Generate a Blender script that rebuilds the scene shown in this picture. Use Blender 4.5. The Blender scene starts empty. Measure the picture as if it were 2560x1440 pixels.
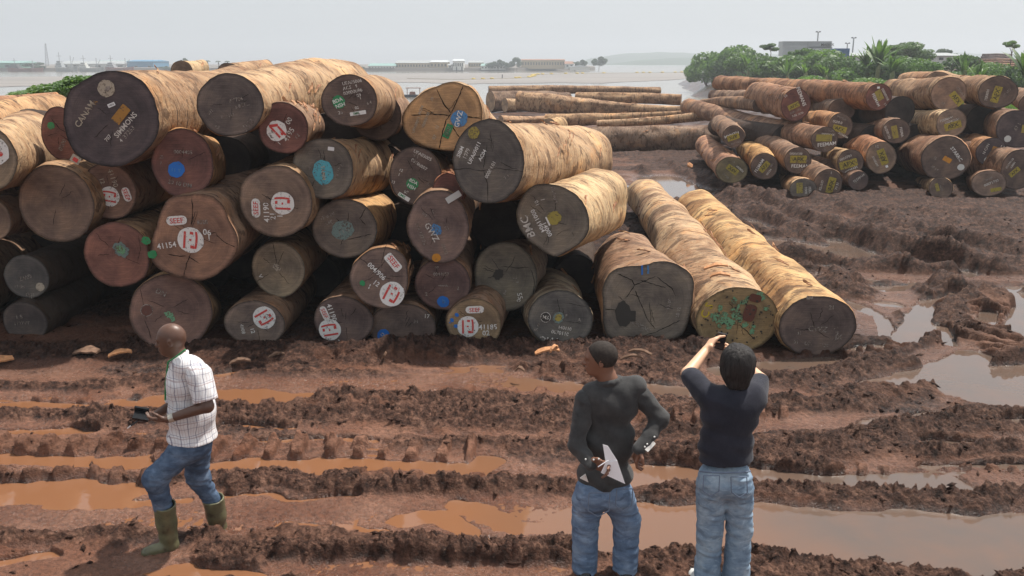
import bpy, math, random
import numpy as np
from mathutils import Vector, Matrix

# ------------------------------------------------------------------ camera
scn = bpy.context.scene
H = 3.45                      # camera height over the yard
FPX = 2217.0                  # focal length in pixels of a 2560 wide picture
PITCH = math.atan(568 / FPX)
camd = bpy.data.cameras.new("camera"); cam = bpy.data.objects.new("camera", camd)
scn.collection.objects.link(cam)
cam.location = (0, 0, H); cam.rotation_euler = (math.pi / 2 - PITCH, 0, 0)
camd.sensor_width = 36; camd.lens = 36 * FPX / 2560
camd.clip_start = 0.05; camd.clip_end = 12000
scn.camera = cam
# ------------------------------------------------------------------ sky, sun, exposure
SUN_DIR = Vector((0.40, 0.27, 1.0)).normalized()
sun_el = math.asin(SUN_DIR.z); sun_az = math.atan2(SUN_DIR.x, SUN_DIR.y)
world = bpy.data.worlds.new("World"); scn.world = world; world.use_nodes = True
wn = world.node_tree; wn.nodes.clear()
wo = wn.nodes.new("ShaderNodeOutputWorld"); wb = wn.nodes.new("ShaderNodeBackground")
sk = wn.nodes.new("ShaderNodeTexSky"); sk.sky_type = 'NISHITA'; sk.sun_disc = False
sk.sun_elevation = sun_el; sk.sun_rotation = sun_az
sk.altitude = 0; sk.air_density = 1.0; sk.dust_density = 3.0; sk.ozone_density = 1.0
hs = wn.nodes.new("ShaderNodeHueSaturation"); hs.inputs["Saturation"].default_value = 0.5
wn.links.new(sk.outputs[0], hs.inputs["Color"])
veil = wn.nodes.new("ShaderNodeMix"); veil.data_type = 'RGBA'; veil.inputs[0].default_value = 0.68      # thin even cloud veil over the whole sky
veil.inputs[7].default_value = (4.35, 4.6, 4.85, 1); wn.links.new(hs.outputs[0], veil.inputs[6]); wn.links.new(veil.outputs[2], wb.inputs[0])
wb.inputs[1].default_value = 0.135
wn.links.new(wb.outputs[0], wo.inputs[0])
sund = bpy.data.lights.new("sun", 'SUN'); sun = bpy.data.objects.new("sun", sund)
scn.collection.objects.link(sun)
sund.energy = 4.7; sund.angle = math.radians(1.3); sund.color = (1.0, 0.94, 0.86)
sun.rotation_euler = SUN_DIR.to_track_quat('Z', 'Y').to_euler()
scn.view_settings.view_transform = 'Standard'; scn.view_settings.look = 'None'
scn.view_settings.gamma = 1; scn.view_settings.use_curve_mapping = False
scn.view_settings.exposure = 0.32
scn.render.engine = 'CYCLES'
try:
    scn.cycles.use_denoising = True
    scn.cycles.max_bounces = 8; scn.cycles.diffuse_bounces = 2; scn.cycles.glossy_bounces = 3
    scn.cycles.volume_bounces = 0; scn.cycles.transparent_max_bounces = 8
    scn.cycles.caustics_reflective = False; scn.cycles.caustics_refractive = False
except Exception:
    pass

# ------------------------------------------------------------------ geometry of the view: a seen point and its distance give a place
CP, SP = math.cos(PITCH), math.sin(PITCH)
def ray(px, py):
    a = (px - 1280) / FPX; b = (720 - py) / FPX
    return Vector((a, CP + b * SP, -SP + b * CP))
def at(px, py, Y):
    d = ray(px, py); return Vector((0, 0, H)) + d * (Y / d.y)
def on_ground(px, py, z=0.0):
    d = ray(px, py); return Vector((0, 0, H)) + d * ((z - H) / d.z)
def mpp(px, py, Y):           # metres per pixel there
    return Y / ray(px, py).y / FPX
def on_plane(px, py, p, n):
    d = ray(px, py); o = Vector((0, 0, H))
    return o + d * ((p - o).dot(n) / d.dot(n))

# ------------------------------------------------------------------ noise
_rng = np.random.default_rng(7)
_T = _rng.random(65536).astype(np.float32)
def _h3(i, j, k):
    return _T[((i * 73856093) ^ (j * 19349663) ^ (k * 83492791)) & 65535]
def noise3(x, y, z):
    xi = np.floor(x).astype(np.int64); yi = np.floor(y).astype(np.int64); zi = np.floor(z).astype(np.int64)
    fx = (x - xi).astype(np.float32); fy = (y - yi).astype(np.float32); fz = (z - zi).astype(np.float32)
    fx = fx * fx * (3 - 2 * fx); fy = fy * fy * (3 - 2 * fy); fz = fz * fz * (3 - 2 * fz)
    r = 0
    for a in (0, 1):
        wa = fx if a else 1 - fx
        for b in (0, 1):
            wb_ = fy if b else 1 - fy
            r = r + wa * wb_ * ((1 - fz) * _h3(xi + a, yi + b, zi) + fz * _h3(xi + a, yi + b, zi + 1))
    return r                    # 0..1
def noise2(x, y, s=0.0):
    xi = np.floor(x).astype(np.int64); yi = np.floor(y).astype(np.int64); k = int(s * 1013 + 17)
    fx = (x - xi).astype(np.float32); fy = (y - yi).astype(np.float32)
    fx = fx * fx * (3 - 2 * fx); fy = fy * fy * (3 - 2 * fy)
    return ((1 - fx) * (1 - fy) * _h3(xi, yi, k) + fx * (1 - fy) * _h3(xi + 1, yi, k)
            + (1 - fx) * fy * _h3(xi, yi + 1, k) + fx * fy * _h3(xi + 1, yi + 1, k))
def fbm2(x, y, f, oct=4, s=0.0, g=0.5):
    r = 0; a = 1; t = 0
    for o in range(oct):
        c, sn = math.cos(o * 1.1), math.sin(o * 1.1)
        r = r + a * noise2((x * c - y * sn) * f + o * 7.3, (x * sn + y * c) * f - o * 3.1, s + o); t += a
        a *= g; f *= 2.03
    return r / t
def sstep(a, b, x):
    t = np.clip((x - a) / (b - a), 0, 1); return t * t * (3 - 2 * t)

# ------------------------------------------------------------------ objects
COL = scn.collection
def link_mesh(name, me, mat=None, parent=None, color=None):
    o = bpy.data.objects.new(name, me); COL.objects.link(o)
    if mat is not None: me.materials.append(mat)
    if parent is not None: o.parent = parent
    if color is not None: o.color = (*color, 1)
    return o
def mesh_np(name, V, F, mat=None, parent=None, smooth=True, color=None):
    """V (n,3) array, F list of faces or (m,4)/(m,3) array"""
    me = bpy.data.meshes.new(name)
    V = np.asarray(V, dtype=np.float32)
    if isinstance(F, np.ndarray):
        n, k = F.shape
        me.vertices.add(len(V)); me.vertices.foreach_set("co", V.ravel())
        me.loops.add(n * k); me.loops.foreach_set("vertex_index", F.astype(np.int32).ravel())
        me.polygons.add(n); me.polygons.foreach_set("loop_start", np.arange(0, n * k, k, dtype=np.int32))
        me.polygons.foreach_set("loop_total", np.full(n, k, dtype=np.int32))
        me.update(calc_edges=True)
    else:
        me.from_pydata([tuple(map(float, v)) for v in V], [], F)
    if smooth:
        me.polygons.foreach_set("use_smooth", np.ones(len(me.polygons), dtype=bool))
    me.validate()
    return link_mesh(name, me, mat, parent, color)
def empty(name, mat=None, loc=None):
    o = bpy.data.objects.new(name, None); COL.objects.link(o)
    if mat is not None: o.matrix_world = mat
    if loc is not None: o.location = loc
    return o
def tag(o, label=None, cat=None, group=None, kind=None):
    if label: o["label"] = label
    if cat: o["category"] = cat
    if group: o["group"] = group
    if kind: o["kind"] = kind
    return o
class MB:
    """collects plain shapes into one mesh"""
    def __init__(s): s.v = []; s.f = []
    def add(s, vs, fs):
        b = len(s.v); s.v += [tuple(v) for v in vs]; s.f += [tuple(i + b for i in f) for f in fs]
    def box(s, c, d, rz=0.0, taper=1.0):
        vs = []
        for z in (-1, 1):
            t = taper if z > 0 else 1
            for x, y in ((-1, -1), (1, -1), (1, 1), (-1, 1)):
                X, Y = x * d[0] / 2 * t, y * d[1] / 2 * t
                vs.append((c[0] + X * math.cos(rz) - Y * math.sin(rz), c[1] + X * math.sin(rz) + Y * math.cos(rz), c[2] + z * d[2] / 2))
        s.add(vs, [(3, 2, 1, 0), (4, 5, 6, 7), (0, 1, 5, 4), (1, 2, 6, 5), (2, 3, 7, 6), (3, 0, 4, 7)])
    def tube(s, pts, rs, n=8, cap=True):
        pts = [Vector(p) for p in pts]
        if not hasattr(rs, '__len__'): rs = [rs] * len(pts)
        b = len(s.v); up = Vector((0.13, 0.21, 1)).normalized()
        for i, p in enumerate(pts):
            t = (pts[min(i + 1, len(pts) - 1)] - pts[max(i - 1, 0)]).normalized()
            u = t.cross(up)
            if u.length < 1e-3: u = t.cross(Vector((1, 0, 0)))
            u.normalize(); w = t.cross(u)
            for k in range(n):
                a = 2 * math.pi * k / n; s.v.append(tuple(p + (u * math.cos(a) + w * math.sin(a)) * rs[i]))
        for i in range(len(pts) - 1):
            for k in range(n):
                a = b + i * n + k; c = b + i * n + (k + 1) % n
                s.f.append((a, a + n, c + n, c))
        if cap:
            s.f.append(tuple(b + k for k in range(n))); e = b + (len(pts) - 1) * n
            s.f.append(tuple(e + n - 1 - k for k in range(n)))
    def build(s, name, mat, parent=None, smooth=False, color=None):
        me = bpy.data.meshes.new(name); me.from_pydata(s.v, [], s.f)
        if smooth: me.polygons.foreach_set("use_smooth", np.ones(len(me.polygons), dtype=bool))
        me.update()
        return link_mesh(name, me, mat, parent, color)

# ------------------------------------------------------------------ materials
def new_mat(name):
    m = bpy.data.materials.new(name); m.use_nodes = True
    nt = m.node_tree; nt.nodes.clear()
    out = nt.nodes.new("ShaderNodeOutputMaterial"); b = nt.nodes.new("ShaderNodeBsdfPrincipled")
    nt.links.new(b.outputs[0], out.inputs[0])
    return m, nt, b
def nd(nt, t, **kw):
    n = nt.nodes.new(t)
    for k, v in kw.items():
        if k in n.inputs: n.inputs[k].default_value = v
        else: setattr(n, k, v)
    return n
def noise_nd(nt, vec, scale, detail=4, rough=0.55, dist=0.0):
    n = nd(nt, "ShaderNodeTexNoise"); n.inputs["Scale"].default_value = scale; n.inputs["Detail"].default_value = detail
    n.inputs["Roughness"].default_value = rough; n.inputs["Distortion"].default_value = dist
    if vec is not None: nt.links.new(vec, n.inputs["Vector"])
    return n.outputs["Fac"]
def ramp(nt, fac, stops):
    r = nt.nodes.new("ShaderNodeValToRGB"); e = r.color_ramp.elements
    while len(e) < len(stops): e.new(0.5)
    for i, (p, c) in enumerate(stops):
        e[i].position = p; e[i].color = (*c, 1) if hasattr(c, '__len__') else (c, c, c, 1)
    nt.links.new(fac, r.inputs[0]); return r.outputs[0]
def mix(nt, fac, a, b, mode='MIX'):
    m = nt.nodes.new("ShaderNodeMix"); m.data_type = 'RGBA'; m.blend_type = mode
    for s, v in ((0, fac), (6, a), (7, b)):
        if isinstance(v, (int, float)): m.inputs[s].default_value = v
        elif isinstance(v, tuple): m.inputs[s].default_value = (*v, 1)
        else: nt.links.new(v, m.inputs[s])
    return m.outputs[2]
def mth(nt, op, a, b=None, c=None):
    m = nt.nodes.new("ShaderNodeMath"); m.operation = op
    for i, v in enumerate((a, b, c)):
        if v is None: continue
        if isinstance(v, (int, float)): m.inputs[i].default_value = v
        else: nt.links.new(v, m.inputs[i])
    return m.outputs[0]
def bump(nt, b, hgt, strength=0.5, dist=0.02):
    n = nt.nodes.new("ShaderNodeBump"); n.inputs["Strength"].default_value = strength; n.inputs["Distance"].default_value = dist
    nt.links.new(hgt, n.inputs["Height"]); nt.links.new(n.outputs[0], b.inputs["Normal"])
def objco(nt, scale=None):
    t = nt.nodes.new("ShaderNodeTexCoord").outputs["Object"]
    if scale is None: return t
    m = nt.nodes.new("ShaderNodeMapping"); m.inputs["Scale"].default_value = scale
    nt.links.new(t, m.inputs["Vector"]); return m.outputs[0]
def plain(name, col, rough=0.7, spec=0.3, var=0.25, scale=8.0, metal=0.0):
    m, nt, b = new_mat(name)
    n = noise_nd(nt, objco(nt), scale, 5, 0.6)
    lo = tuple(c * (1 - var) for c in col); hi = tuple(min(1, c * (1 + var)) for c in col)
    c = ramp(nt, n, [(0.3, lo), (0.7, hi)])
    nt.links.new(c, b.inputs["Base Color"]); b.inputs["Roughness"].default_value = rough
    b.inputs["Specular IOR Level"].default_value = spec; b.inputs["Metallic"].default_value = metal
    return m

# ================================================================== GROUND
ZW = -1.6                     # river level
GP = lambda pts: [on_ground(*p).xy for p in pts]
# (points on the ground, half width in metres)
PUD = [
 ([(-300,1018),(120,1016),(420,1015)], .10), ([(410,1005),(560,990),(700,1000),(745,1002)], .24), ([(545,940),(600,932),(660,930)], .07),
 ([(-200,1084),(60,1084),(235,1081)], .07), ([(560,1066),(640,1068),(740,1072)], .05), ([(620,1108),(760,1104),(930,1106)], .05),
 ([(-300,1148),(100,1150),(360,1158)], .11), ([(530,1170),(800,1170),(1000,1172),(1190,1186),(1225,1160)], .135),
 ([(-300,1225),(60,1235),(280,1235)], .20), ([(120,1268),(300,1262),(460,1258)], .06), ([(700,1318),(860,1325),(960,1330)], .05),
 ([(1150,1265),(1230,1290),(1260,1310)], .10), ([(1290,1320),(1420,1335)], .07), ([(1150,1345),(1220,1350)], .04),
 ([(1010,1300),(1110,1295),(1160,1330)], .08),
 ([(1300,965),(1400,972),(1560,975),(1735,985)], .19), ([(560,1240),(740,1250),(900,1240)], .03),
 ([(1590,1192),(1700,1195),(1800,1200),(1930,1206)], .24), ([(1925,1205),(2080,1210),(2240,1212),(2360,1215)], .19),
 ([(1560,1320),(1750,1322),(2000,1325),(2250,1345),(2520,1360),(2900,1380)], .44), ([(1500,1318),(1560,1320)],.24),
 ([(1795,925),(1900,918),(2020,915),(2085,905)], .16), ([(2190,972),(2270,958),(2360,925),(2440,895)], .21),
 ([(2480,985),(2530,960),(2700,940),(2900,930)], .52), ([(2190,1068),(2260,1057),(2335,1040)], .13),
 ([(2340,1120),(2450,1117),(2600,1115),(2800,1112)], .11), ([(2525,1062),(2600,1060)], .12), ([(2300,1165),(2420,1168),(2560,1170)], .05),
 ([(2120,882),(2200,870)], .10), ([(2260,862),(2285,830),(2295,795),(2305,770)], .19), ([(2455,825),(2470,800),(2480,785)], .13),
 ([(2545,850),(2550,790),(2560,740)], .14), ([(1985,628),(2025,632),(2045,645)], .16), ([(1905,600),(1930,622),(1945,628)], .13),
 ([(1950,612),(2010,618),(2080,630),(2130,648)], .22), ([(2205,760),(2225,762)], .14), ([(2035,694),(2055,696)], .16),
 ([(2045,672),(2075,672)], .12), ([(2000,668),(2030,668)], .10), ([(2175,722),(2240,722),(2290,716)], .14), ([(2320,756),(2360,748),(2400,745)], .12),
 ([(1655,448),(1690,465),(1715,490)], .4), ([(1600,468),(1640,470)], .35), ([(1625,486),(1645,492)], .3), ([(1740,470),(1770,482)], .15),
 ([(2440,640),(2500,650)], .15), ([(2180,585),(2260,592)],.12), ([(2120,700),(2170,705)],.1),
 ([(0,1410),(60,1400),(120,1395)], .07), ([(380,1432),(520,1440),(640,1436)], .09),
]
# ridges of pushed up mud: points, half width, height, lumpiness
RID = [
 ([(-300,965),(150,975),(400,960),(560,965)], .16, .07, .8), ([(-300,1045),(120,1048),(240,1055)], .14, .10, .9),
 ([(240,1060),(560,1040),(900,1045),(1150,1060),(1430,1060)], .22, .13, 1.3), ([(760,1010),(1000,1020),(1250,1015),(1430,1035)], .22, .12, 1.2),
 ([(-300,1115),(200,1125),(560,1125),(900,1130),(1230,1125),(1420,1120)], .14, .09, .8),
 ([(-300,1195),(300,1200),(560,1205),(900,1215),(1250,1230),(1430,1235)], .15, .08, .9),
 ([(560,1222),(900,1230),(1300,1228)], .10, .07, 1.0),
 ([(-300,1335),(200,1330),(460,1345),(640,1340),(900,1370),(1200,1385),(1420,1390)], .17, .10, 1.2),
 ([(540,1400),(900,1395),(1300,1400)], .14, .06, 1.1), ([(100,1300),(300,1320)], .14, .05, 1.0),
 ([(900,905),(1100,892),(1280,882),(1500,888),(1740,888)], .32, .17, 1.2), ([(1300,930),(1500,935),(1700,940)], .18, .12, 1.2),
 ([(600,905),(800,900),(1000,905)], .2, .06, .8), ([(560,955),(760,945),(1000,950),(1250,960)], .12, .05, .8),
 ([(1650,1050),(1900,1030),(2100,1025),(2230,985),(2330,960),(2420,930),(2560,900)], .20, .17, 1.1),
 ([(1650,1085),(1900,1075),(2020,1070)], .22, .10, 1.1),
 ([(1640,1150),(1900,1140),(2080,1125),(2250,1090),(2420,1065),(2700,1050)], .24, .15, 1.2),
 ([(1900,1175),(2080,1175)], .10, .08, 1.2), ([(2280,1140),(2420,1138),(2600,1142),(2800,1140)], .10, .12, 1.3),
 ([(1500,1255),(1700,1245),(1900,1240),(2200,1245)], .12, .07, .9), ([(2200,1235),(2400,1240),(2700,1235)], .22, .06, 1.2),
 ([(1600,1385),(1900,1405),(2100,1425),(2400,1425),(2800,1450)], .20, .08, 1.1), ([(1880,955),(2000,960),(2150,930),(2250,905),(2330,880)], .22, .13, 1.2),
 ([(2010,905),(2130,910)], .1, .05, 1.2), ([(2330,860),(2420,840),(2520,850)], .25, .1, 1.1), ([(2380,780),(2400,820),(2440,850)], .25, .09, 1.0),
 ([(1990,655),(2100,668),(2250,690),(2400,690)], .28, .13, 1.0), ([(1900,590),(2050,590),(2200,640),(2350,655)], .3, .14, 1.0),
 ([(2080,735),(2160,745),(2300,742)], .25, .12, 1.1), ([(1850,540),(2050,560),(2250,600),(2560,625)], .35, .16, 1.0),
 ([(2200,560),(2400,580),(2700,600)], .4, .18, 1.1), ([(1800,505),(2000,530),(2300,540),(2560,560)], .45, .2, 1.0),
 ([(2350,700),(2450,690),(2600,700)], .3, .12, 1.0), ([(2300,520),(2560,520),(2800,520)], .5, .28, 1.0), ([(1900,500),(2100,505),(2300,500)], .5, .16, 1.0),
 ([(1690,520),(1760,560),(1830,560)], .3, .14, 1.0), ([(1560,395),(1650,392),(1760,395)], .7, .28, .8), ([(1650,500),(1700,480),(1740,500)], .25, .12, 1),
 ([(0,885),(250,885),(560,880),(800,885)], .28, .06, 1.0), ([(1000,892),(1160,880),(1240,868)], .2, .09, 1.1),
]
RID += [([(1600,430),(1750,520),(1950,640),(2100,720)], .22,.15,1.1), ([(1660,410),(1850,520),(2100,640),(2500,760)], .22,.14,1.1), ([(1760,440),(2000,560),(2300,650),(2700,735)], .25,.16,1.1),
 ([(1850,500),(2100,600),(2400,668),(2700,690)], .22,.15,1.1), ([(2000,500),(2300,590),(2700,665)], .25,.15,1.1), ([(2100,705),(2350,730),(2500,790)], .16,.10,1.1), ([(2200,800),(2350,790),(2420,740)], .16,.10,1.1)]
PUD += [([(1710,480),(1770,525),(1800,552)], .12), ([(1880,556),(1925,582)], .12), ([(2085,606),(2150,630),(2210,655)], .13), ([(2260,648),(2340,668),(2420,686)], .12), ([(2330,604),(2450,636)], .12), 
 ([(2400,742),(2480,736),(2580,716)], .13), ([(2330,728),(2380,735)], .10), ([(2200,800),(2215,840)], .10), ([(2120,760),(2190,790)], .12), ([(2350,820),(2370,860)], .10), ([(1800,600),(1830,620)], .1)]
# smooth beds of washed silt, barely under or over water: points, half width
FLAT = [([(-300,1265),(200,1290),(700,1290),(1100,1290),(1440,1300)], .30), ([(560,960),(900,965),(1300,955)], .22), ([(-300,1175),(300,1178),(480,1172)], .09), ([(2150,830),(2200,770),(2250,740)], .28), ([(1900,1075),(2150,1060),(2250,1050)], .16),
 ([(2100,1215),(2350,1215),(2560,1205)], .14), ([(700,1420),(1100,1428),(1400,1435)], .12), ([(2000,690),(2300,700),(2560,700)], .25), ([(2300,900),(2400,870)], .2), ([(-300,985),(200,995)], .10), ([(1240,1165),(1330,1190),(1420,1200)], .14)]
# tyre lug prints: points, half width, height, spacing
LUG = [
 ([(1900,905),(2150,890),(2330,850)], .12, .06, .22), ([(2100,1180),(2350,1190),(2600,1185)], .10, .05, .22), ([(-200,1190),(200,1196),(500,1196)], .08, .05, .255), ([(900,1205),(1250,1212),(1420,1215)], .08, .05, .255), ([(-200,1000),(150,1002),(380,990)], .07, .045, .255), ([(1000,985),(1200,990),(1420,1000)], .09, .05, .255),
 ([(-200,1122),(200,1130),(560,1135),(900,1140),(1230,1140)], .13, .085, .255), ([(560,1112),(800,1118),(960,1120)], .10, .05, .255),
 ([(820,905),(1100,915),(1300,932),(1500,935)], .12, .07, .26), ([(1640,1060),(1800,1065),(2000,1060)], .17, .09, .22),
 ([(2180,1000),(2320,965),(2440,925),(2520,890)], .13, .03, .22), ([(2440,880),(2490,830),(2500,770)], .35, .08, .22),
 ([(560,1030),(760,1035),(1000,1040)], .10, .06, .26), ([(2080,790),(2200,770),(2330,765)], .2, .05, .25), ([(560,1340),(900,1365)],.1,.04,.3),
]
FEET = [(*on_ground(395, 1386).xy, .20, .014), (*on_ground(375, 1392).xy, .16, .014), (*on_ground(330, 1400).xy, .2, .014)]
def poly_ds(X, Y, pts):
    best = np.full(X.shape, 1e9, np.float32); S = np.zeros(X.shape, np.float32); acc = 0.0
    for (ax, ay), (bx, by) in zip(pts[:-1], pts[1:]):
        dx, dy = bx - ax, by - ay; L = math.hypot(dx, dy) + 1e-9
        t = np.clip(((X - ax) * dx + (Y - ay) * dy) / (L * L), 0, 1)
        d = np.hypot(X - ax - t * dx, Y - ay - t * dy)
        m = d < best; best = np.where(m, d, best); S = np.where(m, acc + t * L, S); acc += L
    return best, S
def feature(X, Y, pts, reach):
    xs = [p[0] for p in pts]; ys = [p[1] for p in pts]
    m = (X > min(xs) - reach) & (X < max(xs) + reach) & (Y > min(ys) - reach) & (Y < max(ys) + reach)
    i = np.nonzero(m)[0]
    if len(i) == 0: return i, None, None
    d, s = poly_ds(X[i], Y[i], pts); return i, d, s
def land(X, Y):               # >0 on land: the yard ends at the river, the bushy bank runs on at the right
    xb = 27 + .15 * (Y - 120) + .9 * np.maximum(Y - 205, 0)
    return np.maximum(72 - Y, X - xb)
def ground_height(X, Y):
    """heights, wetness, roughness of the mud for flat arrays"""
    X = X.astype(np.float32); Y = Y.astype(np.float32)
    wx = X + 0.10 * (noise2(X * 3, Y * 3, 5) - .5) + 0.04 * (noise2(X * 11, Y * 11, 6) - .5)
    wy = Y + 0.13 * (noise2(X * 3, Y * 3, 7) - .5) + 0.05 * (noise2(X * 11, Y * 11, 8) - .5)
    flow = fbm2(X * .35, Y * 1.6, 1.0, 3, 40)        # long streaks along the wheel tracks
    h = 0.028 + 0.055 * (fbm2(X, Y, .7, 3, 1) - .42) + 0.07 * (flow - .5)
    R = np.zeros_like(h); FL = np.zeros_like(h)
    for pts, w, a, lump in RID:
        a = min(a, .15) if pts[0][1] < 860 else a
        g = GP(pts); i, d, s = feature(wx, wy, g, w * 2.6)
        if len(i) == 0: continue
        m = np.exp(-(d / w) ** 2) * (d < w * 2.6)
        nn = fbm2(X[i], Y[i], 3.0, 3, 11)
        h[i] += (.55 + .30 * sstep(10.9, 13, Y[i])) * a * m * (.65 + .75 * nn); R[i] = np.maximum(R[i], m * lump)
    farr = sstep(9, 16, Y) * .65
    R = np.maximum(R, farr * sstep(.35, .62, fbm2(X * .6, Y, .8, 3, 60)))
    R = np.maximum(R, .10 + .45 * sstep(.46, .64, fbm2(X * .7, Y, 1.6, 3, 61)))
    for pts, w, a, sp in LUG:
        g = GP(pts); i, d, s = feature(wx, wy, g, w * 1.7)
        if len(i) == 0: continue
        m = 1 - sstep(w * .8, w * 1.5, d)
        l = .5 + .5 * np.cos(2 * math.pi * (s / sp + .25 * (noise2(X[i] * 2, Y[i] * 2, 9))))
        h[i] += a * m * (1.05 * sstep(.52, .80, l) - .42) * (.6 + .8 * noise2(X[i] * 1.7, Y[i] * 1.7, 10)); R[i] *= 1 - .6 * m
    for pts, w in FLAT:
        g = GP(pts); i, d, s = feature(wx, wy, g, w * 1.5)
        if len(i): m = 1 - sstep(w * .7, w * 1.4, d); R[i] *= 1 - .80 * m; FL[i] = np.maximum(FL[i], m)
    # clods
    c1 = fbm2(X, Y, 6, 2, 20); c2 = np.abs(fbm2(X, Y, 13, 3, 21, .6) - .5) * 2; c3 = fbm2(X, Y, 30, 2, 22); c4 = noise2(X * 75, Y * 75, 23)
    h += R * (.034 * np.maximum(c1 - .38, 0) * 2.2 + .046 * (1 - c2 * 2.2).clip(-.5, 1) * c1 + .056 * (c3 - .45) + .024 * (c4 - .5)) + .010 * (c3 - .5) + 0.012 * (c1 - .5)
    fa = sstep(8.5, 15, Y) * sstep(60, 40, Y); rn = 1 - np.abs(fbm2(X * .55 + .2 * Y, Y * 1.25, 1.5, 3, 90) - .5) * 3.4
    h += fa * (.055 * np.clip(rn, -.3, 1) * (.4 + R) + .05 * R * (fbm2(X, Y, 3.2, 2, 91) - .5))
    h = np.maximum(h, .010 + .012 * (noise2(X * 5, Y * 5, 77)))
    # shallow films of water in the wet flats
    h = h * (1 - FL) + FL * (.006 + .016 * sstep(2.2, 3.5, X) + .040 * (fbm2(X * .45, Y * 1.4, 2.4, 4, 34) - .47) + .016 * (c3 - .5) + .02 * np.maximum(c1 - .55, 0))
    film = (1 - FL) * sstep(.60, .68, fbm2(X * .5, Y * 1.5, 1.7, 4, 33)) * (1 - sstep(.1, .45, R)) * sstep(30, 22, Y)
    h = h * (1 - film) + (-.012 + .020 * (noise2(X * 9, Y * 14, 78))) * film
    for pts, w in PUD:
        g = GP(pts); i, d, s = feature(wx, wy, g, w * 3.2)
        if len(i) == 0: continue
        ww = w * (.80 + .42 * noise2(X[i] * 2.3, Y[i] * 2.3, 30)) * (1 + .6 * sstep(13, 15, Y[i]))
        fr = sstep(12, 14, Y[i]); m = 1 - sstep(.82 - .35 * fr, 1.18 + .9 * fr, d / ww)
        h[i] = h[i] * (1 - m) + (-.05 + 0.012 * (c1[i] - .5)) * m
    for fx_, fy_, r_, z_ in FEET:
        d = np.hypot(X - fx_, Y - fy_); m = 1 - sstep(r_ * .6, r_ * 1.7, d); h = h * (1 - m) + (z_ + .012 * (c3 - .5)) * m
    # pressed up bed of bark mud under the piles, then the bank
    h += .02 * sstep(10.2, 11.5, Y) * sstep(4.6, 3.8, X) * sstep(24, 20, Y)
    h += 0.06 * sstep(22, 25, Y) * sstep(5, 8, X - .02 * Y) * (1 - sstep(44, 50, Y))
    ld = land(X, Y) + 2.5 * (noise2(X * .15, Y * .15, 3) - .5)
    h = h + (ZW - .6 - h) * sstep(3, -4, ld)
    h = h + 2.2 * sstep(14, 26, X - (27 + .15 * (Y - 120))) * sstep(46, 60, Y) * (ld > 3)
    return h, R
def mulch_shade(X, Y):               # dark bark humus trodden in round the piles, darkened further for their shade
    n = .5 * (fbm2(X, Y, 1.1, 3, 71) - .5)
    return np.clip(sstep(9.5, 10.35, Y + n + .25 * sstep(0, -5, X)) * sstep(5.2, 4.2, X + n) * sstep(26, 20, Y) + .22 * sstep(11.5, 17, Y + n) + .3 * sstep(19, 23, Y) * sstep(4, 7, X), 0, 1)
def grid_sheet(name, ys, ncol, k, x0, mat, drop=0.0):
    n = len(ys); u = np.linspace(-1, 1, ncol)
    Yg = np.repeat(ys, ncol).reshape(n, ncol); Xg = u[None, :] * (k * ys + x0)[:, None]
    h, R = ground_height(Xg.ravel(), Yg.ravel())
    if drop: h[:ncol] -= drop
    V = np.stack([Xg.ravel(), Yg.ravel(), h], 1)
    idx = np.arange(n * ncol).reshape(n, ncol)
    F = np.stack([idx[:-1, :-1], idx[:-1, 1:], idx[1:, 1:], idx[1:, :-1]], -1).reshape(-1, 4)
    o = mesh_np(name, V, F, mat)
    for nm, a in (("rough", R), ("hgt", h), ("mulch_shade", mulch_shade(Xg.ravel(), Yg.ravel()))):
        at_ = o.data.attributes.new(nm, 'FLOAT', 'POINT'); at_.data.foreach_set("value", a.astype(np.float32))
    tag(o, kind='structure'); return o

mud, nt, b = new_mat("wet_red_mud")
gp = nd(nt, "ShaderNodeNewGeometry").outputs["Position"]
aH = nd(nt, "ShaderNodeAttribute", attribute_name="hgt").outputs["Fac"]; aR = nd(nt, "ShaderNodeAttribute", attribute_name="rough").outputs["Fac"]
n1 = noise_nd(nt, gp, 1.3, 6, .6); n2 = noise_nd(nt, gp, 9, 6, .65); n3 = noise_nd(nt, gp, 60, 4, .7); n4 = noise_nd(nt, gp, 24, 5, .7); nL = noise_nd(nt, gp, .35, 3, .5)
silt = ramp(nt, n1, [(.35, (.145, .060, .034)), (.62, (.235, .118, .076))])            # smooth washed silt
clod = ramp(nt, n2, [(.36, (.026, .012, .008)), (.48, (.078, .038, .026)), (.64, (.165, .088, .060))])
clod = mix(nt, 1.0, clod, ramp(nt, n4, [(.36, .50), (.5, .95), (.64, 1.5)]), 'MULTIPLY'); silt = mix(nt, .7, silt, mix(nt, 1.0, silt, ramp(nt, n4, [(.36, .50), (.5, 1.0), (.64, 1.4)]), 'MULTIPLY'))
c = mix(nt, ramp(nt, aR, [(.12, 0), (.50, 1)]), silt, clod)
xyz = nd(nt, "ShaderNodeSeparateXYZ"); nt.links.new(gp, xyz.inputs[0])
grey = mix(nt, 0.62, c, mix(nt, 1.0, c, (.62, .68, .72), 'MULTIPLY'))
gx = mth(nt, 'ADD', mth(nt, 'MULTIPLY', xyz.outputs[0], .10), mth(nt, 'MULTIPLY', xyz.outputs[1], .028))
c = mix(nt, ramp(nt, mth(nt, 'ADD', gx, mth(nt, 'MULTIPLY', mth(nt, 'SUBTRACT', nL, .5), .9)), [(.15, 0), (.75, 1)]), c, grey)
c = mix(nt, ramp(nt, n3, [(.62, 0), (.74, .75)]), c, (.33, .20, .13))                  # chips and crumbs of bark
c = mix(nt, ramp(nt, n3, [(.26, .8), (.38, 0)]), c, (.030, .016, .013))
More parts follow.
